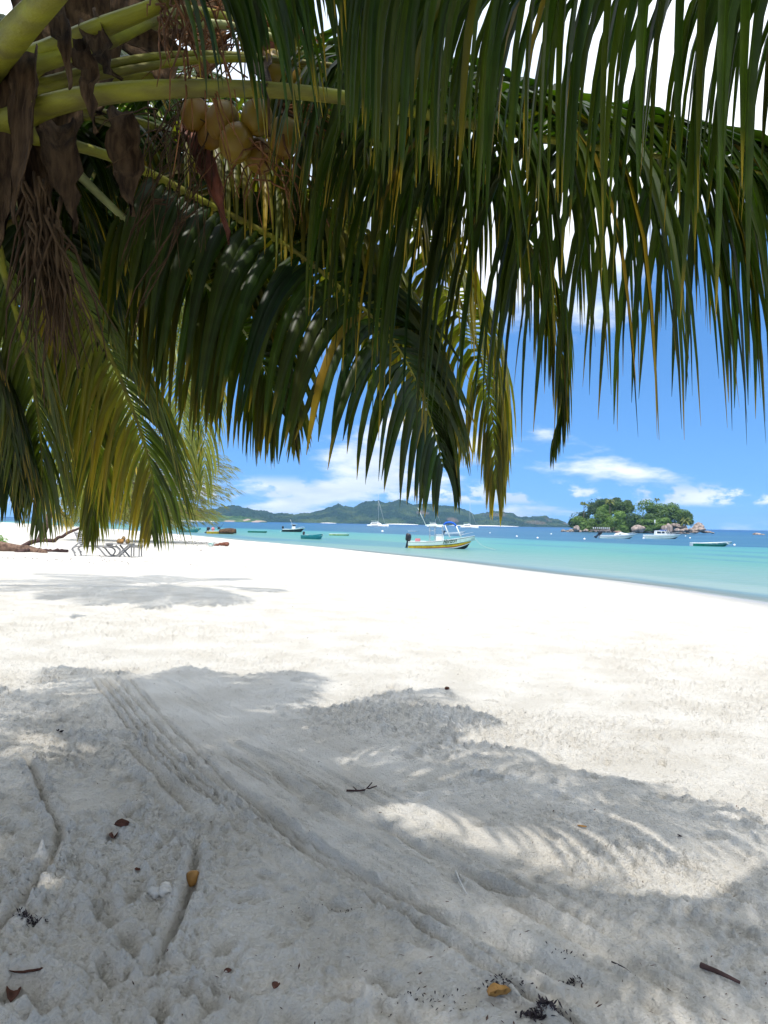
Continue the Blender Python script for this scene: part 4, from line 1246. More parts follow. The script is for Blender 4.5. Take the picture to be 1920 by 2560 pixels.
# ---- small open boats
def dinghy(name, label, pxc, pyw, L, D, rz, m_hull, B=None, H=0.5, m_in='white', motor=False, sheer=0.25, flip=1, bands=None, mats=None, rake=0.4, sq=2.4, motor_z=None, thwarts=2):
    r = boat_at(name, label, pxc, pyw, D, math.radians(rz), GB)
    mb = MB()
    hull(mb, L, B or L * 0.3, H, 0.2, sheer, rake, 0.3, 0.06, bands or [(0.82, 0), (1.0, 1)], sq=sq)
    mb.build('hull', mats or [M[m_hull], M[m_in]], r)
    for k in range(thwarts):
        mb = MB(); mb.box((-L * 0.22 + k * L * 0.3, 0, H * 0.8), (0.25, (B or L * 0.3) * 0.82, 0.04)); mb.build('thwart', M[m_in], r, smooth=False)
    if motor:
        outboard(r, -L / 2 + 0.02, 0, (motor_z or H) , 0.8, 0.3)
    return r
dinghy('dinghy', 'small teal dinghy with outboard motor, leftmost of the moored boats', 476, 1330, 4.5, 165, -4, 'teal', m_in='teal', H=0.5, sheer=0.45, motor=True, rake=0.7)
dinghy('dinghy', 'low empty dark green boat floating between the tarped boat and the black hull', 644, 1331, 4.4, 178, -2, 'green', m_in='green', H=0.32, sheer=0.02, rake=0.15, sq=5)
dinghy('dinghy', 'teal rowing boat with a raised outboard motor, nearest the sand', 783, 1348, 4.2, 121, -38, 'teal', m_in='white', B=1.7, H=0.62, sheer=0.28, motor=True, bands=[(0.88, 0), (0.95, 0), (1.0, 0)])
dinghy('dinghy', 'low pale green flat boat right of the teal rowing boat', 848, 1339, 4.1, 157, -3, 'pale_green', m_in='white', H=0.38, sheer=0.02, rake=0.1, sq=6)
dinghy('dinghy', 'white skiff half hidden behind the striped motor boat', 1137, 1338, 5.0, 190, -4, 'white', m_in='white', H=0.65, sheer=0.4, rake=0.7, motor=True)
dinghy('dinghy', 'very low white skiff floating left of the striped motor boat, beyond it', 1032, 1330, 3.2, 260, 0, 'white', H=0.25, sheer=0.05, thwarts=1)
dinghy('dinghy', 'dark green open boat with white rail at the far right', 1779, 1366, 6.3, 121, -2, 'green', m_in='white', B=1.9, H=0.52, sheer=0.26, rake=1.0, bands=[(0.10, 0), (0.80, 0), (1.0, 1)], thwarts=3)

# boat under a brown tarpaulin
b = boat_at('covered_boat', 'yellow boat partly under a brown tarpaulin with dark outboard motors', 554, 1334, 153.0, math.radians(-3), GB)
mb = MB(); hull(mb, 5.6, 2.0, 0.55, 0.25, 0.25, 0.35, 0.3, 0.07, [(0.25, 0), (0.85, 0), (1.0, 1)], sq=4); mb.build('hull', [M['yellow'], M['white']], b)
mb = MB()
rings = []
for i in range(12):
    u = i / 11
    x = -0.3 + 3.15 * u
    hh = 0.80 + 0.28 * math.sin(u * 2.6)
    hb = 1.06 * (1 - max(0, (u - 0.75) / 0.25) ** 2 * 0.5)
    rings.append([Vector((x, hb, 0.12)), Vector((x, hb, 0.55)), Vector((x, hb * 0.7, hh * 0.95)), Vector((x, 0, hh + 0.1)), Vector((x, -hb * 0.7, hh * 0.95)), Vector((x, -hb, 0.55)), Vector((x, -hb, 0.12))])
mb.loft(rings)
mb.build('tarpaulin', M['tarp'], b)
outboard(b, -2.75, 0.25, 0.65, 1.0, 0.5); outboard(b, -2.75, -0.3, 0.65, 1.0, 0.5)
mb = MB(); mb.lump((-1.7, -0.2, 0.95), (0.35, 0.3, 0.35), 3, 2, 0.3); mb.build('bundle', M['pink'], b)
mb = MB(); mb.box((-0.55, 0, 1.15), (0.5, 0.6, 0.55), taper=0.8); mb.build('console', M['black'], b, smooth=False)
mb = MB(); mb.tube([(-0.2, 0, 1.3), (0.35, 0, 2.1)], 0.03, 5); mb.build('aerial', M['black'], b)

# dark hulled console boat
b = boat_at('console_boat', 'small motor boat with black hull, white deck and white centre console', 735, 1330, 200.0, math.radians(-8), GB)
mb = MB(); hull(mb, 5.8, 2.2, 0.75, 0.3, 0.42, 0.9, 0.35, 0.14, [(0.08, 0), (0.78, 0), (1.0, 1)]); mb.build('hull', [M['dark'], M['white']], b)
mb = MB(); mb.box((-0.1, 0, 1.15), (0.9, 0.8, 0.8), taper=0.85); c = mb.build('console', M['white'], b, smooth=False)
mb = MB(); mb.box((-0.05, 0, 1.72), (0.75, 0.72, 0.40)); mb.build('windscreen', M['glass'], c, smooth=False)
mb = MB(); mb.box((0.0, 0, 2.02), (1.5, 1.3, 0.07)); mb.build('hard_top', M['white'], b, smooth=False)
for y in (.5, -.5):
    mb = MB(); mb.tube([(-0.4, y, 0.8), (-0.4, y, 2.0)], 0.03, 5); mb.build('post', M['white'], b)
mb = MB(); mb.tube([(-0.5, 0, 2.0), (-1.1, 0, 3.2)], 0.03, 5); mb.build('aerial', M['white'], b)
mb = MB(); mb.tube(spline([(1.0, .8, 1.1), (2.2, .5, 1.35), (2.7, 0, 1.5), (2.2, -.5, 1.35), (1.0, -.8, 1.1)], 14), 0.02, 4); mb.build('bow_rail', M['metal'], b)
outboard(b, -2.95, 0, 0.75, 1.1, 0.2)

# two white speedboats by the island
b = boat_at('speedboat', 'long white speedboat with tilted black outboards and low cabin, before the island', 1545, 1347, 187.0, math.radians(-3), GB)
mb = MB(); hull(mb, 9.0, 2.6, 0.75, 0.35, 0.55, 1.5, 0.25, 0.2, [(0.08, 2), (0.55, 0), (0.62, 3), (1.0, 1)]); mb.build('hull', [M['hull_white'], M['white'], M['dark'], M['dark_green']], b)
mb = MB()
rings = []
for x, h, w in ((-0.9, 0.80, .85), (-0.6, 1.35, .8), (0.2, 1.55, .72), (1.0, 1.45, .66), (2.2, 1.2, .5), (3.2, 1.12, .25)):
    rings.append([Vector((x, w, 0.75)), Vector((x, w * 0.85, h * 0.92)), Vector((x, 0, h)), Vector((x, -w * 0.85, h * 0.92)), Vector((x, -w, 0.75))])
mb.loft(rings); cb = mb.build('cabin', M['white'], b)
for x in (0.3,):
    mb = MB(); mb.box((x, -0.71, 1.15), (0.5, 0.06, 0.16)); mb.build('window', M['glass'], cb, smooth=False)
mb = MB(); mb.box((-0.2, 0, 1.62), (1.1, 1.2, 0.16), taper=0.7); mb.build('sunshade', M['spathe'], b, smooth=False)
outboard(b, -4.55, .35, 0.85, 1.7, 0.75); outboard(b, -4.55, -.35, 0.85, 1.7, 0.75)
mb = MB(); mb.tube(spline([(1.5, .9, 1.2), (3.2, .6, 1.45), (4.3, .05, 1.6), (3.2, -.6, 1.45), (1.5, -.9, 1.2)], 16), 0.022, 4); mb.build('bow_rail', M['metal'], b)

b = boat_at('speedboat', 'white cabin cruiser with dark windows and blue canvas, before the island boulders', 1656, 1347, 198.0, math.radians(-3), GB)
mb = MB(); hull(mb, 9.3, 2.8, 0.95, 0.4, 0.35, 1.2, 0.25, 0.2, [(0.12, 2), (0.50, 0), (0.56, 3), (0.80, 0), (1.0, 1)]); mb.build('hull', [M['hull_white'], M['white'], M['dark'], M['dark_green']], b)
mb = MB()
rings = []
for x, h, w in ((-1.9, 1.15, .95), (-1.8, 2.05, .9), (0.2, 2.1, .85), (1.1, 1.15, .8)):
    rings.append([Vector((x, w, 1.0)), Vector((x, w * 0.92, h)), Vector((x, -w * 0.92, h)), Vector((x, -w, 1.0))])
mb.loft(rings); cb = mb.build('cabin', M['white'], b, smooth=False)
for x, w in ((-1.15, 1.0), (-0.1, 0.7)):
    mb = MB(); mb.box((x, -0.91, 1.62), (w, 0.08, 0.45)); mb.build('window', M['glass'], cb, smooth=False)
mb = MB(); mb.box((0.1, 0, 2.2), (1.5, 1.75, 0.12)); mb.build('canvas_roof', M['blue'], b, smooth=False)
for k in range(3):
    mb = MB(); mb.tube([(0.2 + k * 0.45, -0.9, 2.12), (0.9 + k * 0.45, -1.0, 1.1)], 0.05, 5); mb.build('canopy_strut', M['white'], b)
mb = MB(); mb.box((-4.6, 0, 0.55), (0.5, 1.4, 0.14)); mb.build('swim_platform', M['white'], b, smooth=False)
mb = MB(); mb.tube(spline([(1.5, 1.1, 1.3), (3.4, .7, 1.6), (4.3, .05, 1.7), (3.4, -.7, 1.6), (1.5, -1.1, 1.3)], 16), 0.022, 4); mb.build('bow_rail', M['metal'], b)

# ---- three catamarans
def catamaran(label, pxc, pyw, D, L, rz, mast_px):
    r = boat_at('catamaran', label, pxc, pyw, D, math.radians(rz), 'catamarans at anchor')
    for s in (1, -1):
        mb = MB()
        rings = []
        for i in range(12):
            u = i / 11
            hb = 0.75 * (1 - max(0, (u - 0.5) / 0.5) ** 2) + 0.02
            z1 = 1.45 + 0.25 * u
            x = -L / 2 + u * L
            rings.append([Vector((x, s * 2.9 + hb, z1)), Vector((x, s * 2.9 + hb * .9, 0.2)), Vector((x, s * 2.9, -0.3)), Vector((x, s * 2.9 - hb * .9, 0.2)), Vector((x, s * 2.9 - hb, z1))])
        mb.loft(rings)
        h = mb.build('hull', M['white'], r)
        mb = MB(); mb.box((-L * 0.05, s * (2.9 + 0.72), 1.0), (L * 0.35, 0.08, 0.22)); mb.build('window', M['glass'], h, smooth=False)
    mb = MB(); mb.box((-L * 0.08, 0, 1.35), (L * 0.62, 6.2, 0.5)); mb.build('bridge_deck', M['white'], r, smooth=False)
    mb = MB()
    rings = []
    for x, h, w in ((-L * .34, 2.5, 2.5), (-L * .3, 3.0, 2.5), (L * .02, 3.0, 2.3), (L * .12, 2.4, 2.0), (L * .17, 1.7, 1.6)):
        rings.append([Vector((x, w, 1.5)), Vector((x, w * .9, h)), Vector((x, -w * .9, h)), Vector((x, -w, 1.5))])
    mb.loft(rings); cb = mb.build('cabin', M['white'], r)
    mb = MB(); mb.box((-L * .12, -2.42, 2.25), (L * .32, 0.14, 0.45)); mb.build('window', M['glass'], cb, smooth=False)
    mb = MB(); mb.box((-L * .2, 0, 4.3), (L * .26, 3.4, 0.12)); mb.build('bimini', M['pale_green'] if 'green' in label else M['hull_white'], r, smooth=False)
    for x in (-L * .31, -L * .09):
        for y in (1.5, -1.5):
            mb = MB(); mb.tube([(x, y, 2.9), (x, y, 4.3)], 0.05, 5); mb.build('bimini_post', M['metal'], r)
    hm = span(mast_px, D)
    mb = MB(); mb.tube([(0.3, 0, 2.4), (0.0, 0, hm)], [0.12, 0.07], 8); ms = mb.build('mast', M['mast'], r)
    mb = MB(); mb.tube([(0.0, 1.4, hm * 0.55), (0.0, -1.4, hm * 0.55)], 0.04, 4); mb.build('spreader', M['mast'], ms)
    mb = MB(); mb.tube([(0.3, 0, 3.6), (-L * .36, 0, 3.9)], [0.16, 0.14], 6); mb.build('boom', M['white'], r)
    mb = MB(); mb.tube([(0.0, 0, hm * 0.80), (L * .40, 0, 1.7)], [0.06, 0.11], 6); mb.build('furled_jib', M['mast'], r)
    for y in (2.6, -2.6):
        mb = MB(); mb.tube([(0.0, 0, hm * 0.82), (-L * .05, y, 1.7)], 0.012, 4); mb.build('shroud', M['metal'], r)
    mb = MB(); mb.box((L * .40, 0, 1.45), (0.18, 5.8, 0.16)); mb.build('crossbeam', M['metal'], r, smooth=False)
    return r
catamaran('white catamaran with tall mast, left one of three before the hills', 945, 1313, 560.0, 14.5, -28, 83)
catamaran('white catamaran seen above the striped boat, middle one of three', 1088, 1314, 640.0, 13.0, -14, 58)
catamaran('white catamaran with pale green awning, right one of three', 1174, 1318, 600.0, 13.8, -10, 64)

# ---- buoys
def buoy(px, py, r, label):
    p = G(px, py, SEA)
    D = min(p.y, 420.0)
    r = r * 0.75
    q = ray(px, py)
    o = empty('mooring_buoy', label, 'buoy', (q.x / q.y * D, D, SEA), 0, 'white mooring buoys')
    mb = MB(); mb.lump((0, 0, r * 0.35), (r, r, r * 0.92), 1, 2, 0.02); mb.build('float', M['buoy'], o)
    mb = MB(); mb.tube([(0, 0, r * 1.1), (0, 0, r * 1.55)], r * 0.13, 6); mb.build('ring', M['metal'], o)
for px, py, r, lb in [(956, 1330, .55, 'white mooring buoy left of the striped motor boat'), (1292, 1342, .32, 'white mooring buoy midway, left one of a pair in the blue water'),
                      (1344, 1346, .32, 'white mooring buoy midway, right one of a pair in the blue water'), (1378, 1336, .36, 'white mooring buoy left of the island in the blue band'),
                      (1461, 1349, .34, 'white mooring buoy left of the speedboat with tilted outboards'), (1609, 1347, .38, 'white mooring buoy by the stern of the cabin cruiser'),
                      (1714, 1341, .34, 'white mooring buoy ahead of the cabin cruiser bow, left one'), (1725, 1346, .34, 'white mooring buoy ahead of the cabin cruiser bow, right one'),
                      (1836, 1364, .28, 'white mooring buoy off the bow of the green boat'), (1225, 1333, .3, 'tiny white mooring buoy right of the right catamaran')]:
    buoy(px, py, r, lb)

# ------------------------------------------------------------------ island
ID = 392.0
def iw(px, py, D=ID):
    return P(px, py, D)
def build_island():
    a, c = iw(1425, 1331), iw(1782, 1331)
    cx, hw = (a.x + c.x) / 2, (c.x - a.x) / 2
    n, m = 90, 40
    u = np.linspace(-1, 1, n); v = np.linspace(-1, 1, m)
    U, V = np.meshgrid(u, v)
    X = cx + U * hw * 1.04; Y = ID + 26 + V * 30
    e = np.sqrt(U ** 2 + V ** 2)
    Z = SEA - 1.5 + 7.5 * np.clip(1 - e, 0, 1) ** 0.7 + 0.9 * fbm(X * 0.2, Y * 0.2, 150, 3) * np.clip(1.2 - e, 0, 1)
    return grid_mesh('island_ground', X, Y, Z, mat('island_soil', (0.16, 0.13, 0.09), 0.95, 0.05, var=0.4, vscale=0.5))
build_island()

def leaf_crown(mb, lobes, per, size, rr, tint, flat=0.75):
    """leaf clumps spread over the shells of several lobes"""
    for (c, r) in lobes:
        c = Vector(c)
        for _ in range(per):
            d = Vector((rr.gauss(0, 1), rr.gauss(0, 1), rr.gauss(0, 1)))
            d = unit(d)
            if d.z < -0.55:
                d.z *= -0.5
            p = c + Vector((d.x * r[0], d.y * r[1], d.z * r[2])) * (0.72 + 0.36 * rr.random() ** 0.7)
            nrm = unit(d + Vector((rr.gauss(0, .55), rr.gauss(0, .55), rr.gauss(0, .4) + 0.35)))
            t1 = unit(nrm.cross(Vector((rr.gauss(0, 1), rr.gauss(0, 1), rr.gauss(0, 1)))))
            t2 = nrm.cross(t1)
            s = size * rr.uniform(0.55, 1.35)
            mb.add([p - t1 * s, p + t2 * s * 0.55 - nrm * s * 0.15, p + t1 * s, p - t2 * s * 0.55 - nrm * s * 0.15], [(0, 1, 2, 3)])
            k = min(1, max(0, tint + rr.gauss(0, .16)))
            mb.c.extend([(k, 0.5, 0.0, 1)] * 4)

def broadleaf(label, px, ptop, wpx, hpx, D, tint, seed, group='trees on the island'):
    rr = random.Random(seed)
    top = iw(px, ptop, D)
    w, h = span(wpx * 1.22, D), span(hpx * 1.15, D)
    base = Vector((top.x, D, SEA + 1.0))
    r = empty('broadleaf_tree', label, 'tree', base, 0, group)
    cz = top.z - h * 0.5
    lobes = [(Vector((top.x, D, cz)), (w * .42, w * .36, h * .42))]
    for k in range(8):
        a = rr.uniform(0, 6.28)
        lobes.append((Vector((top.x + math.cos(a) * w * rr.uniform(.16, .34), D - abs(math.sin(a)) * w * .3 + 0.5, cz + h * rr.uniform(-.30, .30))), (w * rr.uniform(.16, .26), w * rr.uniform(.16, .24), h * rr.uniform(.16, .24))))
    mb = MB()
    leaf_crown(mb, lobes, 520, 0.46, rr, tint)
    mb.build('crown', M['island_leaf'], r, origin=base, smooth=False)
    mb = MB()
    mb.tube(spline([base + Vector((0, 0, -1)), base.lerp(Vector((top.x, D, cz)), .5) + Vector((rr.uniform(-.5, .5), 0, 0)), Vector((top.x, D, cz))], 8), [0.45, .42, .4, .36, .32, .28, .22, .15], 7)
    for k in range(4):
        q = lobes[k + 1][0]
        mb.tube([base.lerp(Vector((top.x, D, cz)), .6), q], [0.2, 0.08], 5)
    mb.build('trunk', M['bark'], r, origin=base)
    return r
TREES = [
    ('dark round-crowned tree at the top left of the island', 1488, 1243, 52, 48, 408, 0.05),
    ('dark tree leaning over the left edge of the island', 1445, 1276, 46, 52, 402, 0.0),
    ('grey-green tree behind the pale crowned palm on top of the island', 1528, 1243, 40, 44, 412, 0.15),
    ('rounded dark green tree at the top of the island, right of its pale palm', 1557, 1247, 48, 46, 408, 0.3),
    ('bright green tree at the left foot of the island', 1462, 1290, 60, 46, 396, 0.65),
    ('mid green tree low on the island, left of its brightest tree', 1500, 1275, 56, 58, 397, 0.55),
    ('brightest yellow-green tree in the middle of the island', 1536, 1270, 62, 62, 394, 0.95),
    ('dark shaded tree low in the middle of the island', 1576, 1278, 50, 62, 393, 0.18),
    ('large green tree crowning the island centre', 1608, 1250, 76, 62, 404, 0.55),
    ('wide green tree at the island top right of centre', 1660, 1254, 80, 60, 404, 0.5),
    ('green tree on the right shoulder of the island', 1700, 1272, 62, 52, 400, 0.45),
    ('olive green spreading bush above the pale boulders of the island', 1618, 1296, 60, 34, 391, 0.6),
    ('bright low spreading bush beside the white marker post', 1655, 1294, 44, 26, 390, 0.75),
    ('dark low bush behind the big split boulder of the island', 1598, 1308, 40, 30, 391, 0.25),
    ('small pale tree in a gap at the upper left of the island', 1508, 1262, 34, 26, 400, 0.85),
    ('light green bush by the low pavilion on the island', 1556, 1306, 34, 26, 391, 0.8),
    ('dark green tree filling the island between its centre and right shoulder', 1640, 1275, 60, 50, 396, 0.35)]
for k, t in enumerate(TREES):
    broadleaf(*t, seed=700 + k)

def far_palm(label, px, py, D, r_px, base_py, seed, tint):
    rr = random.Random(seed)
    top = iw(px, py, D)
    base = Vector((top.x - 0.6, D, iw(px, base_py, D).z))
    r = empty('island_palm', label, 'palm tree', base, 0, 'coconut palms on the island')
    mb = MB(); mb.tube(spline([base, base.lerp(top, .5) + Vector((0.3, 0, 0)), top], 8), [.25, .2, .18, .17, .16, .15, .15, .14], 6); mb.build('trunk', M['trunk'], r, origin=base)
    R = span(r_px, D)
    for k in range(13):
        a = k * 2.4 + rr.uniform(-.2, .2)
        el = rr.uniform(-0.2, 1.0)
        dv = Vector((math.cos(a) * math.cos(el), math.sin(a) * math.cos(el), math.sin(el)))
        pts = spline([top, top + dv * R * .55 + Vector((0, 0, .1 * R)), top + dv * R + Vector((0, 0, -.45 * R))], 8)
        mb = MB()
        vs, cs = [], []
        for i, p in enumerate(pts):
            u = i / 7
            T = unit(pts[min(i + 1, 7)] - pts[max(i - 1, 0)])
            S = unit(T.cross(Vector((0, 0, 1))))
            w = R * .15 * math.sin(math.pi * min(1, .12 + u * .88)) + 0.02
            vs += [p - S * w - Vector((0, 0, w * 1.0)), p, p + S * w - Vector((0, 0, w * 1.0))]
            cs += [(min(1, tint + rr.uniform(-.1, .2)), u, 0.0, 1)] * 3
        fs = []
        for i in range(7):
            fs += [(i * 3, i * 3 + 1, i * 3 + 4, i * 3 + 3), (i * 3 + 1, i * 3 + 2, i * 3 + 5, i * 3 + 4)]
        mb.add(vs, fs); mb.c = cs
        mb.build('frond', M['leaflet_pale'], r, origin=base)
far_palm('small coconut palm standing up from the upper left edge of the island', 1460, 1262, 396, 15, 1310, 801, 0.2)
far_palm('pale coconut palm at the top of the island, left of centre', 1525, 1255, 396, 15, 1310, 802, 0.7)
far_palm('coconut palm tip showing above the island treetops', 1642, 1250, 408, 10, 1300, 803, 0.1)
far_palm('coconut palm among the boulders at the right end of the island', 1714, 1304, 388, 18, 1326, 804, 0.4)

# boulders
BOULDERS = [(1408, 1328, 11, 8), (1409, 1331, 8, 4), (1419, 1330, 8, 5), (1427, 1327, 11, 8), (1441, 1322, 15, 14), (1450, 1329, 9, 6), (1464, 1327, 13, 8), (1476, 1330, 8, 4),
            (1488, 1329, 9, 4), (1512, 1327, 24, 12), (1520, 1331, 14, 5), (1542, 1330, 20, 6), (1596, 1323, 30, 19), (1598, 1332, 12, 6), (1618, 1326, 18, 14), (1635, 1321, 40, 22), (1660, 1322, 16, 18), (1672, 1322, 20, 22),
            (1668, 1330, 16, 9), (1688, 1314, 24, 10), (1692, 1326, 16, 10), (1704, 1327, 14, 8), (1714, 1325, 16, 9), (1722, 1329, 12, 6), (1726, 1324, 10, 7), (1746, 1317, 26, 18), (1745, 1325, 34, 10), (1765, 1330, 24, 5), (1736, 1331, 20, 5), (1780, 1332, 12, 3),
            (1625, 1333, 12, 5), (1650, 1333, 10, 4), (1700, 1333, 12, 4), (1710, 1318, 14, 8), (1698, 1319, 12, 7)]
SPEC = {12: 'big pale split boulder standing left of the widest boulder on the island', 15: 'widest pink boulder on the island shore, behind the cabin cruiser', 25: 'peaked grey boulder on top of the rocks at the right tip of the island',
        9: 'pale slanting boulder beside the low pavilion on the island', 4: 'grey upright boulder at the left foot of the island', 0: 'round boulder standing alone in the water left of the island',
        26: 'long flat sloping rock under the peaked boulder at the island tip', 17: 'tall grey boulder right of the widest pink boulder'}
ORD = ['first', 'second', 'third', 'fourth', 'fifth', 'sixth', 'seventh', 'eighth', 'ninth', 'tenth', 'eleventh', 'twelfth', 'thirteenth', 'fourteenth', 'fifteenth', 'sixteenth', 'seventeenth', 'eighteenth', 'nineteenth', 'twentieth']
_nx = len(BOULDERS)
_left = sorted(range(_nx), key=lambda i: BOULDERS[i][0])
for _i, _k in enumerate(_left):
    if _k not in SPEC:
        hue = 'small' if BOULDERS[_k][2] < 13 else 'middle-sized'
        SPEC[_k] = hue + ' granite boulder, ' + (ORD[_i] + ' from the left' if _i < 18 else ORD[_nx - 1 - _i] + ' from the right') + ' in the row along the island shore'
for k, (px, py, w, h) in enumerate(BOULDERS):
    D = 384.0 + (k % 4) * 1.5 + (6 if py < 1322 else 0)
    p = iw(px, py, D)
    o = empty('boulder', SPEC[k], 'boulder', (p.x, D, p.z - span(h / 2, D)), 0, 'boulders along the island shore')
    mb = MB()
    mb.lump((0, 0, span(h / 2, D)), (span(w / 2, D) * 1.08, span(w / 2.4, D) + 0.3, span(h / 2, D) * 1.12), k + 3, 3, 0.34, 1.1, Matrix.Rotation(rnd.uniform(-.2, .2), 3, 'Y'))
    if k == 25:
        mb.v = [(x * (1.25 - 0.40 * max(0, z) / span(h, D)), y, z * (1.0 + 0.1 * (abs(x) < 0.8))) for x, y, z in mb.v]
    mb.build('rock', M['granite'], o, smooth=True)
for k, (px, py, w, h, D) in enumerate([(1892, 1335, 22, 5, 430), (1906, 1336, 12, 2.5, 428)]):
    p = iw(px, py, D)
    o = empty('boulder', ['low orange-pink rock awash in the open sea at far right', 'flat rock just above water beside the orange-pink rock at far right'][k], 'boulder', (p.x, D, SEA - 0.2), 0)
    mb = MB(); mb.lump((0, 0, 0.25), (span(w / 2, D), 1.6, span(h, D) * 0.9), 50 + k, 3, 0.3, 1.2); mb.build('rock', M['granite'], o)

# low pavilion with white posts, and a marker post
p = iw(1500, 1327, 385)
pv = empty('pavilion', 'low open pavilion with white slatted roof edge among the island boulders', 'pavilion', (p.x, 385, p.z))
wv = span(44, 385)
mb = MB(); mb.box((0, 0, span(9, 385)), (wv, 4, 0.25)); mb.build('roof', M['dark_wood'], pv, smooth=False)
mb = MB(); mb.box((0, 0, 0.3), (wv, 4, 0.6)); mb.build('base', M['granite'], pv, smooth=False)
for k in range(9):
    mb = MB(); mb.box((-wv / 2 + wv * (k + .5) / 9, -2.1, span(7, 385)), (0.35, 0.12, span(4, 385))); mb.build('white_panel', M['white'], pv, smooth=False)
for k in range(6):
    mb = MB(); mb.box((-wv / 2 + wv * (k + .5) / 6, -1.9, span(4, 385)), (0.14, 0.14, span(8, 385))); mb.build('post', M['dark_wood'], pv, smooth=False)
p = iw(1637, 1312, 385)
o = empty('marker_post', 'white marker post standing above the widest pink boulder', 'post', (p.x, 385, p.z))
mb = MB(); mb.tube([(0, 0, 0), (0, 0, span(6, 385))], 0.1, 6); mb.build('pole', M['metal'], o)
mb = MB(); mb.box((0, 0, span(9, 385)), (span(2.6, 385), 0.2, span(7, 385))); mb.build('board', M['white'], o, smooth=False)

# ------------------------------------------------------------------ casuarina on the left, behind the palms
def casuarina():
    D = 56.0
    base = P(100, 1372, D); base.z = ground_z(base.x, D) - 0.1
    r = empty('casuarina_tree', 'feathery yellow-green casuarina tree with drooping needles behind the left palms', 'tree', base)
    rr = random.Random(77)
    top = P(300, 900, D)
    mb = MB()
    C = spline([base, base.lerp(top, .4) + Vector((-.3, 0, 0)), top], 14)
    mb.tube(C, [0.28 - 0.018 * i for i in range(14)], 8)
    mb.build('trunk', M['bark'], r, origin=base)
    nm = MB()
    limbs = MB()
    tips = [(575, 1175), (560, 1215), (545, 1150), (570, 1235), (520, 1262), (500, 1290), (535, 1285), (470, 1300), (440, 1270), (480, 1240), (420, 1300), (455, 1210), (500, 1190), (400, 1240),
            (390, 1290), (430, 1150), (480, 1110), (530, 1110), (380, 1180), (360, 1280), (510, 1230), (465, 1265), (410, 1200), (350, 1220), (545, 1250), (490, 1270), (440, 1310), (520, 1300), (560, 1190), (330, 1290), (370, 1310), (260, 1250), (200, 1280), (230, 1200), (160, 1240), (180, 1300)]
    for (tx, ty) in tips:
        for rep in range(4):
            e = P(tx + rr.uniform(-14, 14), ty + rr.uniform(-12, 10), D + rr.uniform(-4.0, 4.0))
            st = C[rr.randint(4, 12)]
            st = st + Vector((0, 0, min(0, e.z + 0.7 - st.z)))
            mid = st.lerp(e, .55) + Vector((rr.uniform(-.3, .3), rr.uniform(-.3, .3), rr.uniform(.2, .6)))
            B = spline([st, mid, e], 16)
            limbs.tube(B, [0.05 - 0.0028 * i for i in range(16)], 4)
            for i in range(4, 16):
                for q in range(3):
                    p0 = B[i] + Vector((rr.gauss(0, .16), rr.gauss(0, .16), rr.gauss(0, .1)))
                    dv = unit(Vector((e.x - st.x, e.y - st.y, 0)) * 0.2 + Vector((rr.gauss(0, .45), rr.gauss(0, .45), -0.5)))
                    tt = min(1, max(0, rr.gauss(.55, .25)))
                    for z in range(9):
                        a = p0 + dv * rr.uniform(0, .3)
                        ln = rr.uniform(.35, .75)
                        d2 = unit(dv + Vector((rr.gauss(0, .33), rr.gauss(0, .33), -0.35)))
                        s = unit(d2.cross(Vector((rr.gauss(0, 1), rr.gauss(0, 1), rr.gauss(0, 1))))) * 0.011
                        nm.add([a - s, a + s, a + d2 * ln + Vector((0, 0, -.05))], [(0, 1, 2)])
                        nm.c.extend([(tt, 0, 0, 1), (tt, 0, 0, 1), (tt, 1, .25, 1)])
    limbs.build('branches', M['bark'], r, origin=base)['kind'] = 'stuff'
    nm.build('foliage', M['needle'], r, origin=base, smooth=False)['kind'] = 'stuff'
casuarina()

# ------------------------------------------------------------------ driftwood, shrub
def wood(mb, pts, rads, seed, n=9):
    rr = random.Random(seed)
    C = spline(pts, 16)
    rd = [rads[0] + (rads[1] - rads[0]) * i / 15 for i in range(16)]
    C = [c + Vector((rr.gauss(0, .02), rr.gauss(0, .02), rr.gauss(0, .02))) for c in C]
    mb.tube(C, [r * rr.uniform(.85, 1.15) for r in rd], n)
LD = 35.0
p = P(60, 1388, LD); base = Vector((p.x, LD, ground_z(p.x, LD)))
o = empty('fallen_tree', 'fallen grey-brown tree trunk lying on the sand at the left edge with a raised branch', 'driftwood', base)
mb = MB(); wood(mb, [P(-60, 1368, LD), P(20, 1370, LD), P(90, 1378, LD), P(112, 1385, LD - .4)], (0.26, 0.16), 1, 12); mb.build('trunk', M['driftwood'], o, origin=base)
mb = MB(); wood(mb, [P(40, 1372, LD), P(90, 1352, LD + .3), P(135, 1351, LD + .4), P(150, 1341, LD + .4), P(185, 1325, LD + .6), P(215, 1316, LD + .7)], (0.11, 0.05), 2); mb.build('branch', M['dark_wood'], o, origin=base)
mb = MB(); wood(mb, [P(36, 1383, LD - .6), P(60, 1376, LD - .4), P(80, 1375, LD), P(100, 1373, LD)], (0.08, 0.06), 3); mb.build('branch', M['dark_wood'], o, origin=base)
p = P(150, 1385, LD + .8); base = Vector((p.x, LD + .8, ground_z(p.x, LD + .8)))
o = empty('driftwood_log', 'straight dark log lying behind the fallen trunk, beside the lounger', 'driftwood', base)
mb = MB(); wood(mb, [P(95, 1378, LD + .8), P(130, 1378, LD + .8), P(169, 1379, LD + .8)], (0.12, 0.10), 4, 10); mb.build('log', M['dark_wood'], o, origin=base)

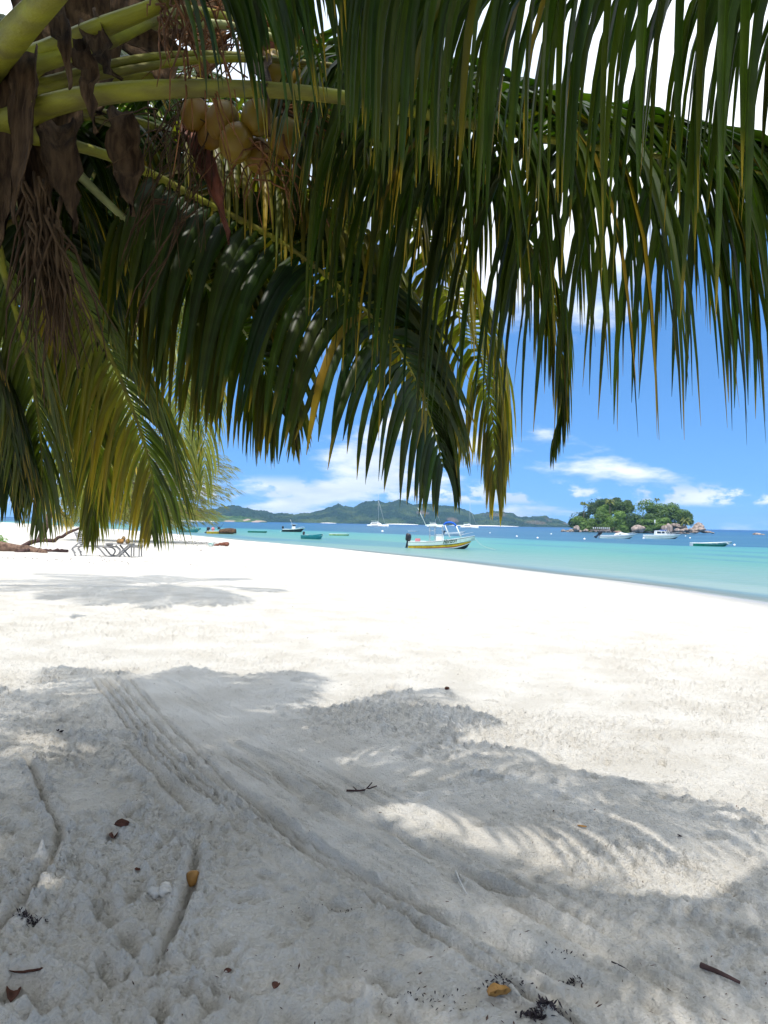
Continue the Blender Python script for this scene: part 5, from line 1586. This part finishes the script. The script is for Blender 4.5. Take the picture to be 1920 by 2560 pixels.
p = P(0, 1358, LD + 2); base = Vector((p.x, LD + 2, ground_z(p.x, LD + 2)))
o = empty('beach_shrub', 'bright green shrub behind the fallen trunk at the left edge', 'shrub', base)
rr = random.Random(5)
mb = MB(); leaf_crown(mb, [(base + Vector((-.5, 0, .35)), (.8, .7, .42)), (base + Vector((.05, -.2, .2)), (.35, .4, .25)), (base + Vector((-1.2, .2, .45)), (.8, .7, .5))], 500, 0.06, rr, 0.5); mb.build('foliage', M['shrub_leaf'], o, origin=base, smooth=False)['kind'] = 'stuff'
mb = MB()
for k in range(7):
    mb.tube([base + Vector((-.5, 0, -.05)), base + Vector((-.5 + rr.uniform(-.7, .7), rr.uniform(-.4, .4), .5))], [.03, .012], 5)
mb.build('stems', M['bark'], o, origin=base)

# ------------------------------------------------------------------ sun lounger and table with coconuts
D = 33.0
gz = ground_z(P(240, 1395, D).x, D)
c = P(240, 1398, D); base = Vector((c.x, D, gz))
o = empty('sun_lounger', 'grey wooden sun lounger with raised backrest on the sand', 'sun lounger', base)
sc_ = D / FOC
def lx(px): return (px - 240) * sc_
def lz(py): return (1399 - py) * sc_
for y in (0.32, -0.32):
    mb = MB()
    C = spline([(lx(187), y, lz(1382)), (lx(196), y, lz(1376)), (lx(230), y, lz(1374)), (lx(252), y, lz(1378)), (lx(262), y, lz(1388)), (lx(271), y, lz(1397)), (lx(285), y, lz(1398)), (lx(294), y, lz(1386)), (lx(286), y, lz(1377)), (lx(262), y, lz(1375)), (lx(230), y, lz(1374))], 40)
    mb.tube(C, 0.035, 6); mb.build('side_frame', M['grey_wood'], o)
    mb = MB(); mb.tube(spline([(lx(196), y, lz(1391)), (lx(187), y, lz(1382)), (lx(204), y, lz(1366))], 10), 0.03, 6); mb.build('back_support', M['grey_wood'], o)
    mb = MB(); mb.bar((lx(192), y, lz(1340)), (lx(208), y, lz(1372)), 0.05, 0.04); mb.build('backrest_post', M['grey_wood'], o, smooth=False)
    mb = MB(); mb.bar((lx(196), y, lz(1400)), (lx(190), y, lz(1383)), 0.05, 0.05); mb.build('leg', M['grey_wood'], o, smooth=False)
for k in range(13):
    u = k / 12
    mb = MB(); mb.box((lx(208) + u * (lx(284) - lx(208)), 0, lz(1374.5) - 0.03 * math.sin(u * 3.1)), (0.085, 0.70, 0.02)); mb.build('seat_slat', M['grey_wood'], o, smooth=False)
for k in range(7):
    u = k / 6
    mb = MB(); mb.box((lx(193) + u * (lx(207) - lx(193)), 0, lz(1343) + u * (lz(1370) - lz(1343))), (0.02, 0.66, 0.06), Matrix.Rotation(0.45, 3, 'Y')); mb.build('backrest_slat', M['grey_wood'], o, smooth=False)

c = P(306, 1400, D - .3); gz = ground_z(c.x, D - .3); base2 = Vector((c.x, D - .3, gz))
o = empty('folding_table', 'grey wooden folding table with crossed legs beside the lounger', 'table', base2)
def tx_(px): return (px - 305) * sc_
def tz_(py): return (1400 - py) * sc_
for y in (0.25, -0.25):
    mb = MB(); mb.bar((tx_(293), y, tz_(1371)), (tx_(318), y, tz_(1400)), 0.05, 0.06); mb.build('leg', M['grey_wood'], o, smooth=False)
    mb = MB(); mb.bar((tx_(323), y * .8, tz_(1371)), (tx_(292), y * .8, tz_(1400)), 0.05, 0.06); mb.build('leg', M['grey_wood'], o, smooth=False)
for k in range(6):
    mb = MB(); mb.box((tx_(299), -0.3 + k * 0.12, tz_(1368)), (tx_(330) - tx_(270), 0.105, 0.03)); mb.build('top_slat', M['grey_wood'], o, smooth=False)
for x in (272, 326):
    mb = MB(); mb.box((tx_(x), 0, tz_(1369.5)), (0.05, 0.74, 0.12)); mb.build('end_board', M['grey_wood'], o, smooth=False)
for k, (px, py, dy) in enumerate([(295, 1361.5, 0.05), (304, 1361, -0.1), (317, 1361, 0.02), (307, 1354, 0.0)]):
    w = Vector((base2.x + tx_(px), base2.y + dy, base2.z + tz_(py)))
    e = empty('table_coconut', ['left brown coconut of the pile on the table', 'front lighter brown coconut of the pile on the table', 'right brown coconut of the pile on the table', 'top brown coconut of the pile on the table'][k], 'coconut', w, 0, 'coconuts piled on the table')
    coconut(e, (0, 0, 0), (0, 0, 0), 0.105 if k != 3 else 0.085, 'nut_brown' if k == 1 else 'nut_dry', 600 + k, 'husk')
c = P(341, 1392, D + .5); gz = ground_z(c.x, D + .5)
o = empty('side_table', 'second small grey table half hidden behind hanging palm leaves', 'table', Vector((c.x, D + .5, gz)))
for k in range(4):
    mb = MB(); mb.box((0, -0.2 + k * .13, tz_(1374)), (0.42, .11, .12)); mb.build('top_slat', M['grey_wood'], o, smooth=False)
for x in (-.17, .17):
    for y in (-.17, .17):
        mb = MB(); mb.box((x, y, tz_(1374) / 2), (.04, .04, tz_(1374))); mb.build('leg', M['grey_wood'], o, smooth=False)

# log and float on the beach farther off
c = GS(552, 1366)
o = empty('beach_log', 'short reddish brown log lying on the sand near the waterline', 'driftwood', c)
k_ = c.y / FOC
mb = MB(); wood(mb, [Vector((-18 * k_, 0, .05)), Vector((0, 0, .13)), Vector((16 * k_, 0, .17))], (0.05, 0.14), 8); mb.build('log', M['spathe'], o)
mb = MB(); mb.lump((15 * k_, -.05, .18), (.19, .15, .15), 4, 2, .5); mb.build('knot', M['spathe'], o)
c = GS(527, 1366)
o = empty('beach_float', 'round white and green striped float lying beside the reddish log', 'float', c)
mb = MB()
for j in range(12):
    a0, a1 = j * math.pi / 6, (j + 1) * math.pi / 6
    R_ = 6.6 * k_
    vs, fs = [], []
    for i in range(9):
        t = math.pi * i / 8
        for a in (a0, a1):
            vs.append(Vector((R_ * math.cos(t), R_ * math.sin(t) * math.cos(a), R_ * .75 + R_ * math.sin(t) * math.sin(a))))
    for i in range(8):
        fs.append((2 * i, 2 * i + 1, 2 * i + 3, 2 * i + 2))
    mb.add(vs, fs, j % 2)
mb.build('shell', [M['white'], M['green']], o)
mb = MB(); mb.tube([(-7.2 * k_, 0, 5 * k_), (7.2 * k_, 0, 5 * k_)], .03, 6); mb.build('spindle', M['metal'], o)

# ------------------------------------------------------------------ things lying on the near sand
def SZ(x, y):
    """height of the sand surface itself"""
    hit, loc, nrm, idx = SAND.ray_cast(Vector((x, y, 3.0)), Vector((0, 0, -1)))
    return loc.z if hit else ground_z(x, y)
def at_sand(px, py):
    p = GS(px, py)
    for _ in range(4):
        z = SZ(p.x, p.y)
        p = G(px, py, z)
    return Vector((p.x, p.y, SZ(p.x, p.y)))
bpy.context.view_layer.update()

p = at_sand(480, 2200)
o = empty('fallen_coconut', 'small orange-brown young coconut lying in the groove in the near sand', 'coconut', p)
mb = MB(); mb.lump((0, 0, .030), (.034, .032, .040), 9, 3, .12, 1.2, Matrix.Rotation(.4, 3, 'Y')); mb.build('husk', M['nut_brown'], o)
p = at_sand(404, 2240)
o = empty('sand_lump', 'pale cracked lump of bleached coral on the sand beside the small coconut', 'coral', p)
mb = MB()
rr = random.Random(3)
for k in range(7):
    mb.lump((rr.gauss(0, .022), rr.gauss(0, .015), .012 + rr.random() * .014), (.026, .02, .018), 20 + k, 2, .5, 1.8)
mb.build('lump', M['coral'], o)

def flake(name, label, cat, px, py, L, W, mt, seed, rz=0.0, curl=.5, pieces=1, lift=.006, group=None):
    """curled dry leaf (or several) on the sand"""
    rr = random.Random(seed)
    p = at_sand(px, py)
    o = empty(name, label, cat, p, 0, group)
    for q in range(pieces):
        off = Vector((rr.uniform(-1, 1) * L * .7, rr.uniform(-1, 1) * L * .4, 0)) if q else Vector((0, 0, 0))
        off.z = SZ(p.x + off.x, p.y + off.y) - p.z + lift
        a = rz + (rr.uniform(-1.5, 1.5) if q else 0)
        R = Matrix.Rotation(a, 3, 'Z') @ Matrix.Rotation(rr.uniform(-.3, .3), 3, 'X')
        l, w = L * rr.uniform(.7, 1.1), W * rr.uniform(.7, 1.1)
        rings = []
        for i in range(9):
            u = i / 8
            hw = w / 2 * math.sin(math.pi * min(.98, u * .93 + .06)) ** .7 + .001
            row = []
            for k in range(6):
                s = -1 + 2 * k / 5
                row.append(R @ Vector((l * (u - .5), s * hw, curl * hw * s * s + curl * l * .5 * (u - .5) ** 2 + rr.uniform(-.04, .04) * w)) + off)
            rings.append(row + [v + Vector((0, 0, -.0015)) for v in reversed(row)])
        mb = MB(); mb.loft(rings); mb.build('blade', M[mt], o)
    return o
flake('dry_leaf', 'ochre curled husk half buried among dark weed, lower right', 'leaf', 1250, 2492, .12, .095, 'ochre_leaf', 31, .3, .7)
flake('dry_leaf', 'long dark brown dry leaf over a hole at the lower left edge', 'leaf', 62, 2428, .16, .05, 'dead_leaf', 32, .15, .6, 2)
flake('dry_leaf', 'pair of crumpled dark red leaves in the left foreground', 'leaf', 305, 2104, .075, .05, 'dead_leaf', 33, .4, .9, 3)
flake('dry_leaf', 'small red-brown leaf on the sand at the bottom, left of centre', 'leaf', 570, 2432, .035, .022, 'dead_leaf', 34, .8, .9)
flake('dry_leaf', 'small curled brown leaf at the bottom, left of centre, nearer the middle', 'leaf', 690, 2472, .035, .028, 'dead_leaf', 35, 1.2, .9)
flake('dry_leaf', 'tiny dark red leaf bits below the crumpled red leaves', 'leaf', 345, 2190, .025, .014, 'dead_leaf', 36, .2, .7, 3)
flake('dry_leaf', 'dark leaf scrap at the far left of the shaded sand', 'leaf', 155, 1836, .05, .03, 'weed', 37, .2, .8, 2)
flake('dry_leaf', 'brown leaf scraps on the sunlit sand by the shadow tip', 'leaf', 1118, 1722, .06, .035, 'dead_leaf', 38, .5, .8, 3)
flake('dry_leaf', 'little reddish leaf on the shaded sand right of the twig', 'leaf', 950, 2056, .022, .014, 'dead_leaf', 39, .5, .8)
flake('dry_leaf', 'tan leaf on the bright sand near the right edge', 'leaf', 1455, 2073, .05, .025, 'ochre_leaf', 40, 2.7, .5)
flake('dry_leaf', 'dark scrap on the bright sand at the far right middle', 'leaf', 1700, 2090, .03, .012, 'weed', 41, .1, .5, 2)
flake('dry_leaf', 'grey-brown leaf on the sand right of the long groove', 'leaf', 1515, 2115, .03, .02, 'dead_leaf', 42, .1, .5)

def twig(name, label, px, py, pts, r, mt, seed):
    rr = random.Random(seed)
    p = at_sand(px, py)
    o = empty(name, label, 'stick', p)
    for q, (chain, k) in enumerate(pts):
        x0, y0, _ = chain[0]; x1, y1, _ = chain[-1]
        nn = len(chain) - 1
        if q == 0:
            za, zb = SZ(p.x + x0, p.y + y0) - p.z, SZ(p.x + x1, p.y + y1) - p.z
            lift = max(SZ(p.x + x, p.y + y) - p.z - (za + (zb - za) * i / nn) for i, (x, y, z) in enumerate(chain))
        else:
            za = zb = (za + zb) / 2
        C = spline([Vector((x, y, za + (zb - za) * i / nn + lift * .7 + z)) for i, (x, y, z) in enumerate(chain)], 10)
        mb = MB(); mb.tube(C, [r * k * (1 - .05 * i) for i in range(10)], 7); mb.build('stem' if q == 0 else 'side_twig', M[mt], o)
    return o
twig('stick', 'thick dark stick lying at the lower right', 1802, 2442, [([(-.055, .055, .012), (0, 0, .014), (.05, -.05, .010)], 1.0)], .011, 'dark_wood', 1)
twig('stick', 'forked dark twig on the shaded sand in the middle', 906, 1982, [([(-.10, -.02, .01), (0, 0, .012), (.09, .05, .03)], 1.0), ([(.02, .01, .012), (.06, .04, .05)], .7), ([(-.03, -.01, .01), (-.06, .04, .02)], .6)], .007, 'dark_wood', 2)
twig('stick', 'thin pale reed stuck in the sand right of the long groove', 1150, 2215, [([(-.01, .10, .01), (0, 0, .012), (.02, -.10, .008)], 1.0)], .005, 'coral', 3)
twig('stick', 'thin bent black twig between the ochre husk and the thick stick', 1556, 2422, [([(-.04, .01, .006), (0, 0, .008), (.03, -.01, .006)], 1.0)], .003, 'weed', 4)

def weed(label, px, py, sx, sy, n, seed, sz=.018):
    rr = random.Random(seed)
    p = at_sand(px, py)
    o = empty('dry_seaweed', label, 'seaweed', p)
    mb = MB()
    for _ in range(n):
        x, y = rr.gauss(0, sx), rr.gauss(0, sy)
        z = SZ(p.x + x, p.y + y) - p.z
        b0 = Vector((x, y, z + .002))
        a = rr.uniform(0, 6.28)
        t = Vector((math.cos(a), math.sin(a), rr.uniform(.0, 1.2))) * sz * rr.uniform(.3, 1.4)
        s = Vector((-math.sin(a), math.cos(a), rr.uniform(-.3, .6))) * sz * .3
        mb.add([b0 - s * .3, b0 + s * .3, b0 + t * .6 + s, b0 + t, b0 + t * .6 - s], [(0, 1, 2, 3, 4)])
    mb.build('fronds', M['weed'], o, smooth=False)['kind'] = 'stuff'
weed('thick clump of black dried seaweed at the bottom, right of the ochre husk', 1365, 2535, .036, .018, 300, 1, .016)
weed('black dried seaweed wrapped around the ochre husk', 1262, 2462, .04, .016, 110, 2, .012)
weed('small clump of black dried seaweed above the thick clump', 1430, 2440, .018, .008, 60, 3, .010)
weed('scattered specks of black dried seaweed right of centre at the bottom', 1410, 2382, .06, .02, 22, 4, .009)
weed('dark dried seaweed clump at the left edge of the near sand', 75, 2302, .032, .010, 130, 5, .013)
weed('brown scraps of dried seaweed at the bottom, left of the ochre husk', 1060, 2500, .09, .03, 60, 6, .010)
weed('greenish-brown crumbs on the sand in the middle foreground', 830, 2268, .09, .022, 50, 7, .008)

# scattered crumbs of leaf and the wrack line: too many and too small to count
rr = random.Random(99)
mb = MB()
def crumb(x, y, z, s):
    a = rr.uniform(0, 6.28)
    t = Vector((math.cos(a), math.sin(a), rr.uniform(.1, .5))) * s
    q = Vector((-math.sin(a), math.cos(a), rr.uniform(0, .4))) * s * rr.uniform(.1, .35)
    b = Vector((x, y, z + .002))
    mb.add([b - t, b + q, b + t, b - q], [(0, 1, 2, 3)])
for _ in range(650):
    y = 2.2 + 16 * rr.random() ** 1.8
    x = rr.uniform(-.58, .58) * y
    crumb(x, y, SZ(x, y), rr.uniform(.003, .014))
for _ in range(160):
    y = rr.uniform(2.3, 3.2); x = rr.gauss(.5, .55)
    crumb(x, y, SZ(x, y), rr.uniform(.004, .016))
for _ in range(420):
    y = 7 + 30 * rr.random() ** 1.4
    x = rr.uniform(-.55, .55) * y
    if shore_s(np.array([x]), np.array([y]))[0] > 6:
        crumb(x, y, SZ(x, y), rr.uniform(.008, .022) * (0.6 + y / 20))
o = mb.build('leaf_litter', M['litter'], smooth=False)
prop(o, 'scattered crumbs of dry leaves on the near sand', 'leaf litter', kind='stuff')
mb = MB()
for (ax, ay), (bx, by), n, w in [((340, 1338), (540, 1362), 520, 4), ((0, 1395), (330, 1402), 200, 5), ((330, 1400), (640, 1415), 120, 6), ((480, 1372), (620, 1378), 60, 3)]:
    for _ in range(n):
        u = rr.random()
        p = GS(ax + (bx - ax) * u + rr.gauss(0, 8), ay + (by - ay) * u + rr.gauss(0, w))
        crumb(p.x, p.y, SZ(p.x, p.y) + .01, rr.uniform(.04, .14) * p.y / 60)
o = mb.build('wrack_line', M['litter'], smooth=False)
prop(o, 'brown line of washed-up weed along the left beach', 'seaweed', kind='stuff')

# ------------------------------------------------------------------ sea air
def haze():
    x, y0, y1, z0, z1 = 6500.0, -600.0, 6300.0, -5.5, 100.0
    mb = MB(); mb.box((0, (y0 + y1) / 2, (z0 + z1) / 2), (2 * x, y1 - y0, z1 - z0))
    m = bpy.data.materials.new('sea_air'); m.use_nodes = True
    nt = m.node_tree; nt.nodes.clear()
    out = nt.nodes.new('ShaderNodeOutputMaterial')
    v = nt.nodes.new('ShaderNodeVolumePrincipled')
    v.inputs['Color'].default_value = (0.42, 0.70, 1.0, 1)
    v.inputs['Density'].default_value = 0.00011
    v.inputs['Anisotropy'].default_value = 0.2
    nt.links.new(v.outputs[0], out.inputs['Volume'])
    o = mb.build('haze', m, smooth=False)
    o['kind'] = 'stuff'
USE_HAZE = True
if USE_HAZE:
    haze()
